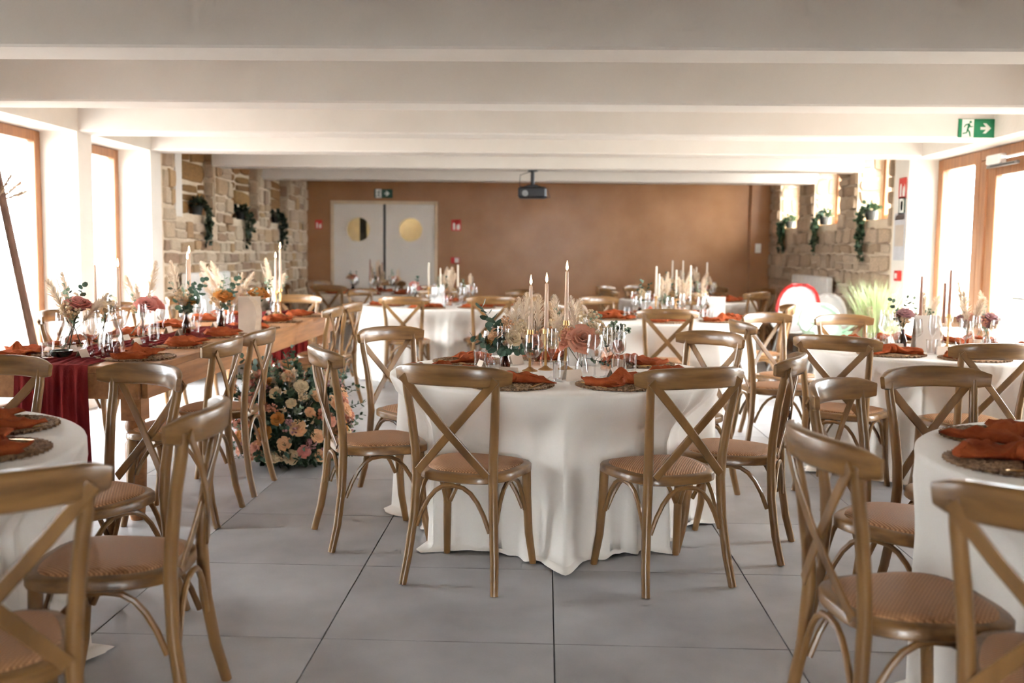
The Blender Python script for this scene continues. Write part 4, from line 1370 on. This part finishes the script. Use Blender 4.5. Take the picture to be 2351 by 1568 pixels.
wall_plate('evacuation_plan', XR - .001, 9.93, 1.53, .3, .46, 'x', 'plan', [('plan_header', rect(-.42, .42, .36, .46), 'metal'), ('plan_drawing', rect(-.4, .4, -.2, .25), 'greycard')], 'grey framed evacuation plan on the white pier by the glass door', 'wall plan')
wall_plate('call_point', XR - .001, 9.88, 1.15, .1, .1, 'x', 'sred', [('break_glass', rect(-.3, .3, -.25, .25), 'swhite')], 'red fire call point low on the white pier by the glass door', 'call point', .04)
wall_plate('call_point', -1.42, YF - .001, 1.2, .13, .09, 'y', 'sred', [('break_glass', rect(-.05, .45, -.4, .4), 'swhite')], 'small red call point on the brown wall beside the double doors', 'call point', .04)
wall_plate('light_switch', 3.26, YF - .072, 1.44, .085, .14, 'y', 'whiteplastic', [('rocker', rect(-.3, .3, -.35, .35), 'swhite')], 'white light switch on the brown pilaster at far right', 'switch', .012)

pj = T('projector', 'black projector hanging from the white beam on a short pole', 'projector', (-.165, 11.36, ZB))
O('ceiling_plate', MB().lathe([(.06, -.012), (.06, 0)], 20).mesh('ceiling_plate', 'black'), pj)
O('pole', MB().tube([(0, 0, -.012), (0, 0, -.17)], .022, 10).mesh('pole', 'black'), pj)
O('bracket', MB().box(-.06, .06, -.06, .06, -.185, -.165).tube([(-.06, 0, -.18), (-.13, 0, -.2)], .01, 6).tube([(.06, 0, -.18), (.13, 0, -.2)], .01, 6).mesh('bracket', 'black'), pj)
pb = O('body', MB().bevbox(-.16, .16, -.12, .12, -.315, -.19, .02).mesh('body', 'black', False), pj)
O('lens', MB().lathe([(.035, 0), (.035, .02), (.028, .022), (.01, .016)], 18, M=Matrix.Translation((-.08, -.12, -.265)) @ Matrix.Rotation(R_(90), 4, 'X')).mesh('lens', 'metal'), pb)
O('cable', MB().tube([(-.02, .03, -.012), (-.14, .05, -.05), (-.15, .06, -.16), (-.1, .08, -.22)], .004, 6).mesh('cable', 'black'), pj)
O('cable', MB().tube([(.05, .05, -.185), (.17, .06, -.22), (.2, .06, -.3), (.15, .1, -.3)], .004, 6).mesh('cable', 'black'), pj)

def radiator(x, y0, y1, z0, z1, face, label):
    t = T('radiator', label, 'radiator', (x, (y0 + y1) / 2, 0), 0 if face > 0 else PI)
    h = (y1 - y0) / 2
    b = MB().bevbox(0.03, .1, -h, h, z0, z1, .01)
    O('panel', b.mesh('panel', 'radiator', False), t)
    n = int((y1 - y0) / .07)
    fl_ = MB()
    for i in range(n):
        c = -h + .05 + i * (2 * h - .1) / (n - 1)
        fl_.box(.1, .106, c - .02, c + .02, z0 + .05, z1 - .06)
    O('flutes', fl_.mesh('flutes', 'radiator', False), t)
    O('top_grille', MB().box(.035, .095, -h + .02, h - .02, z1, z1 + .006).mesh('top_grille', 'radiator', False), t)
    for s in (-1, 1):
        O('wall_bracket', MB().box(-.0, .03, s * h * .7 - .02, s * h * .7 + .02, z0 + .1, z1 - .1).mesh('wall_bracket', 'radiator', False), t)
        O('foot', MB().box(.04, .09, s * h * .8 - .02, s * h * .8 + .02, 0, z0).mesh('foot', 'radiator', False), t)
radiator(XL + .04, 9.98, 11.35, .2, 1.08, 1, 'white panel radiator on the left sandstone wall')
radiator(XR - .04, 11.9, 13.6, .2, 1.08, -1, 'white panel radiator on the right sandstone wall')

# ---------------------------------------------------------------- trailing plants on the sills
def trailing(x, y, z, side, L, label, seed, mt='vine'):
    r = random.Random(seed)
    t = T('trailing_plant', label, 'plant', (x, y, z), 0, 'trailing plants on the stone sills')
    O('pot', MB().lathe([(.045, 0), (.06, .07), (.064, .1), (.058, .1), (.05, .06)], 16).mesh('pot', 'pot'), t)
    for k in range(7):
        b = MB()
        oy = r.uniform(-.06, .06)
        out = r.uniform(.07, .13)
        drop = L * r.uniform(.4, 1.0) if k else L
        pts = [Vector((0, oy * .3, .09)), Vector((side * out * .5, oy, .13)), Vector((side * out, oy * 1.3, .06))]
        n = 9
        for i in range(1, n + 1):
            pts.append(Vector((side * (out + .02 * math.sin(i * 1.3 + k)), oy * 1.3 + .05 * math.sin(i * .8 + k) * (i / n) + .02 * (k - 3) * i / n, .06 - drop * i / n)))
        b.tube(pts, .003, 5)
        for i in range(int(34 * (.4 + .6 * drop / L))):
            u = r.random() ** 1.2 * (len(pts) - 1.01)
            q = int(u)
            p = pts[q].lerp(pts[q + 1], u - q)
            d = rdir(r)
            d.x = abs(d.x) * side * .6
            leaf_round(b, p, d, rdir(r), r.uniform(.03, .055), 6)
        O('trailing_stem', b.mesh('trailing_stem', mt, True, 180), t)
    b = MB()
    for i in range(60):
        d = rdir(r)
        d.z = abs(d.z)
        leaf_round(b, Vector((0, 0, .1)) + d * r.uniform(.02, .09), d, rdir(r), r.uniform(.03, .05), 6)
    O('crown', b.mesh('crown', mt, True, 180), t)
for i, (y, L) in enumerate([(10.78, .42), (12.32, .42), (13.95, .42)]):
    trailing(XL - .035, y, 1.70, 1, L, 'dark trailing plant on the %s niche of the left sandstone wall' % ['nearest', 'middle', 'farthest'][i], 600 + i)
for i, (y, L) in enumerate([(10.95, .52), (12.75, .45), (14.55, .4)]):
    trailing(XR + .03, y, 1.725, -1, L, 'green trailing plant on the %s window sill of the right sandstone wall' % ['nearest', 'middle', 'farthest'][i], 610 + i, 'green')

# ---------------------------------------------------------------- grass plant, child seats, easel
def grass_plant():
    t = T('potted_grass', 'tall pale ornamental grass in a planter by the right sandstone wall', 'plant', (2.98, 9.05, 0))
    O('planter', MB().lathe([(.13, 0), (.15, .02), (.18, .38), (.185, .4), (.165, .4), (.16, .36)], 24).mesh('planter', 'whiteplastic'), t)
    r = random.Random(5)
    b = MB()
    for i in range(700):
        a = r.uniform(0, 2 * PI)
        L = r.uniform(.45, .9)
        o = r.uniform(.05, .42) * L
        p0 = Vector((.1 * r.random() * math.cos(a), .1 * r.random() * math.sin(a), .36))
        q = Vector((-math.sin(a), math.cos(a), 0)) * .006
        P = [p0 + Vector((math.cos(a) * o * t_ ** 1.8, math.sin(a) * o * t_ ** 1.8, L * t_ * (1 - .12 * t_))) for t_ in (0, .35, .7, 1)]
        b.add([P[0] - q, P[0] + q, P[1] - q, P[1] + q, P[2] - q * .7, P[2] + q * .7, P[3]], [(0, 1, 3, 2), (2, 3, 5, 4), (4, 5, 6)])
    o = O('grass_blades', b.mesh('grass_blades', 'grassy', True, 180), t)
    o['kind'] = 'stuff'
    for i in range(9):
        a = i * 2.4
        d = Vector((.35 * math.cos(a), .35 * math.sin(a), 1))
        O('pampas_plume', PAMP[i % 4], t, (.06 * math.cos(a), .06 * math.sin(a), .55), 0, d.to_track_quat('Z', 'Y').to_euler(), (1.7, 1.7, 1.7))
grass_plant()

def high_chair(x, y, rz, shell, trim, legs, zs, hb, wd, label, tray=True):
    t = T('high_chair', label, 'high chair', (x, y, 0), rz)
    b = MB()
    rows = [(.0, zs, 1), (.16, zs - .01, 1), (.26, zs + .01, 1.02), (.31, zs + .06, 1.03), (.33, zs + hb * .45, 1.06), (.35, zs + hb * .66, 1.0), (.365, zs + hb * .82, .86), (.375, zs + hb * .93, .66), (.38, zs + hb, .36)]
    n = 9
    vs = []
    for (yy, z, k) in rows:
        for j in range(n):
            u = -1 + 2 * j / (n - 1)
            vs.append((u * wd / 2 * k, .18 - yy + .06 * abs(u) ** 3 * (1 if z > zs + .1 else 0), z + .10 * abs(u) ** 4 * (1 if z < zs + .1 else 0) ))
    m_ = len(vs)
    vs += [(a, b_ - .02, c - .02) for (a, b_, c) in vs]
    fs = []
    R0 = len(rows)
    for i in range(R0 - 1):
        for j in range(n - 1):
            k = i * n + j
            fs.append((k, k + 1, k + n + 1, k + n))
            fs.append((m_ + k, m_ + k + n, m_ + k + n + 1, m_ + k + 1))
    edge = [j for j in range(n)] + [i * n + n - 1 for i in range(1, R0)] + [(R0 - 1) * n + j for j in range(n - 2, -1, -1)] + [i * n for i in range(R0 - 2, 0, -1)]
    for i in range(len(edge)):
        p, q = edge[i], edge[(i + 1) % len(edge)]
        fs.append((p, q, m_ + q, m_ + p))
    O('seat_shell', b.add(vs, fs).mesh('seat_shell', shell, True, 60), t)
    tp_ = [vs[i * n] for i in range(3, R0)] + [vs[(R0 - 1) * n + j] for j in range(1, n)] + [vs[i * n + n - 1] for i in range(R0 - 2, 2, -1)]
    O('rim', MB().tube([(a, b_ - .01, c - .008) for (a, b_, c) in tp_], .02, 8).mesh('rim', trim), t)
    for sx in (-1, 1):
        for sy in (-1, 1):
            O('leg', MB().tube([(sx * wd * .32, sy * .1, zs - .02), (sx * (wd * .32 + .09), sy * .26, .0)], [.016, .013], 8).mesh('leg', legs), t)
    if tray:
        O('tray', MB().prism([(.28 * math.cos(k * PI / 12) * .85, .24 + .13 * math.sin(k * PI / 12)) for k in range(13)] + [(-.24, .16), (.24, .16)], zs + .17, zs + .19).mesh('tray', shell), t)
        for s in (-1, 1):
            O('tray_arm', MB().tube([(s * wd * .45, .0, zs + .08), (s * .2, .2, zs + .17)], .012, 6).mesh('tray_arm', shell), t)
    return t
high_chair(2.62, 10.55, R_(150), 'whiteplastic', 'redplastic', 'metal', .55, .48, .42, 'white plastic high chair with red rim near the right radiator')
high_chair(2.72, 9.75, R_(190), 'mint', 'mint', 'whiteplastic', .52, .34, .40, 'pale mint plastic child seat on white legs')
high_chair(3.02, 10.65, R_(175), 'whiteplastic', 'whiteplastic', 'whiteplastic', .5, .42, .34, 'white round-backed child seat by the right sandstone wall', False)

es = T('wooden_easel', 'leaning brown wooden pole easel with dried plumes at the left edge', 'easel', (-3.4, 6.3, 0))
apex = Vector((-.17, .05, 2.0))
for p in ((.24, -.02, 0), (-.22, -.4, 0), (-.3, .1, 0)):
    P = Vector(p)
    d = (apex - P).normalized()
    O('pole', MB().tube([P, apex + d * .12], .026, 10).mesh('pole', 'poles'), es)
for i, (a, tl) in enumerate(((.3, 1.25), (1.2, 1.0), (-.6, .8), (2.4, .9))):
    d = Vector((math.sin(tl) * math.cos(a), math.sin(tl) * math.sin(a), math.cos(tl)))
    O('pampas_plume', PAMP[i], es, (-.13, .03, 1.62), 0, d.to_track_quat('Z', 'Y').to_euler(), (.9,) * 3)
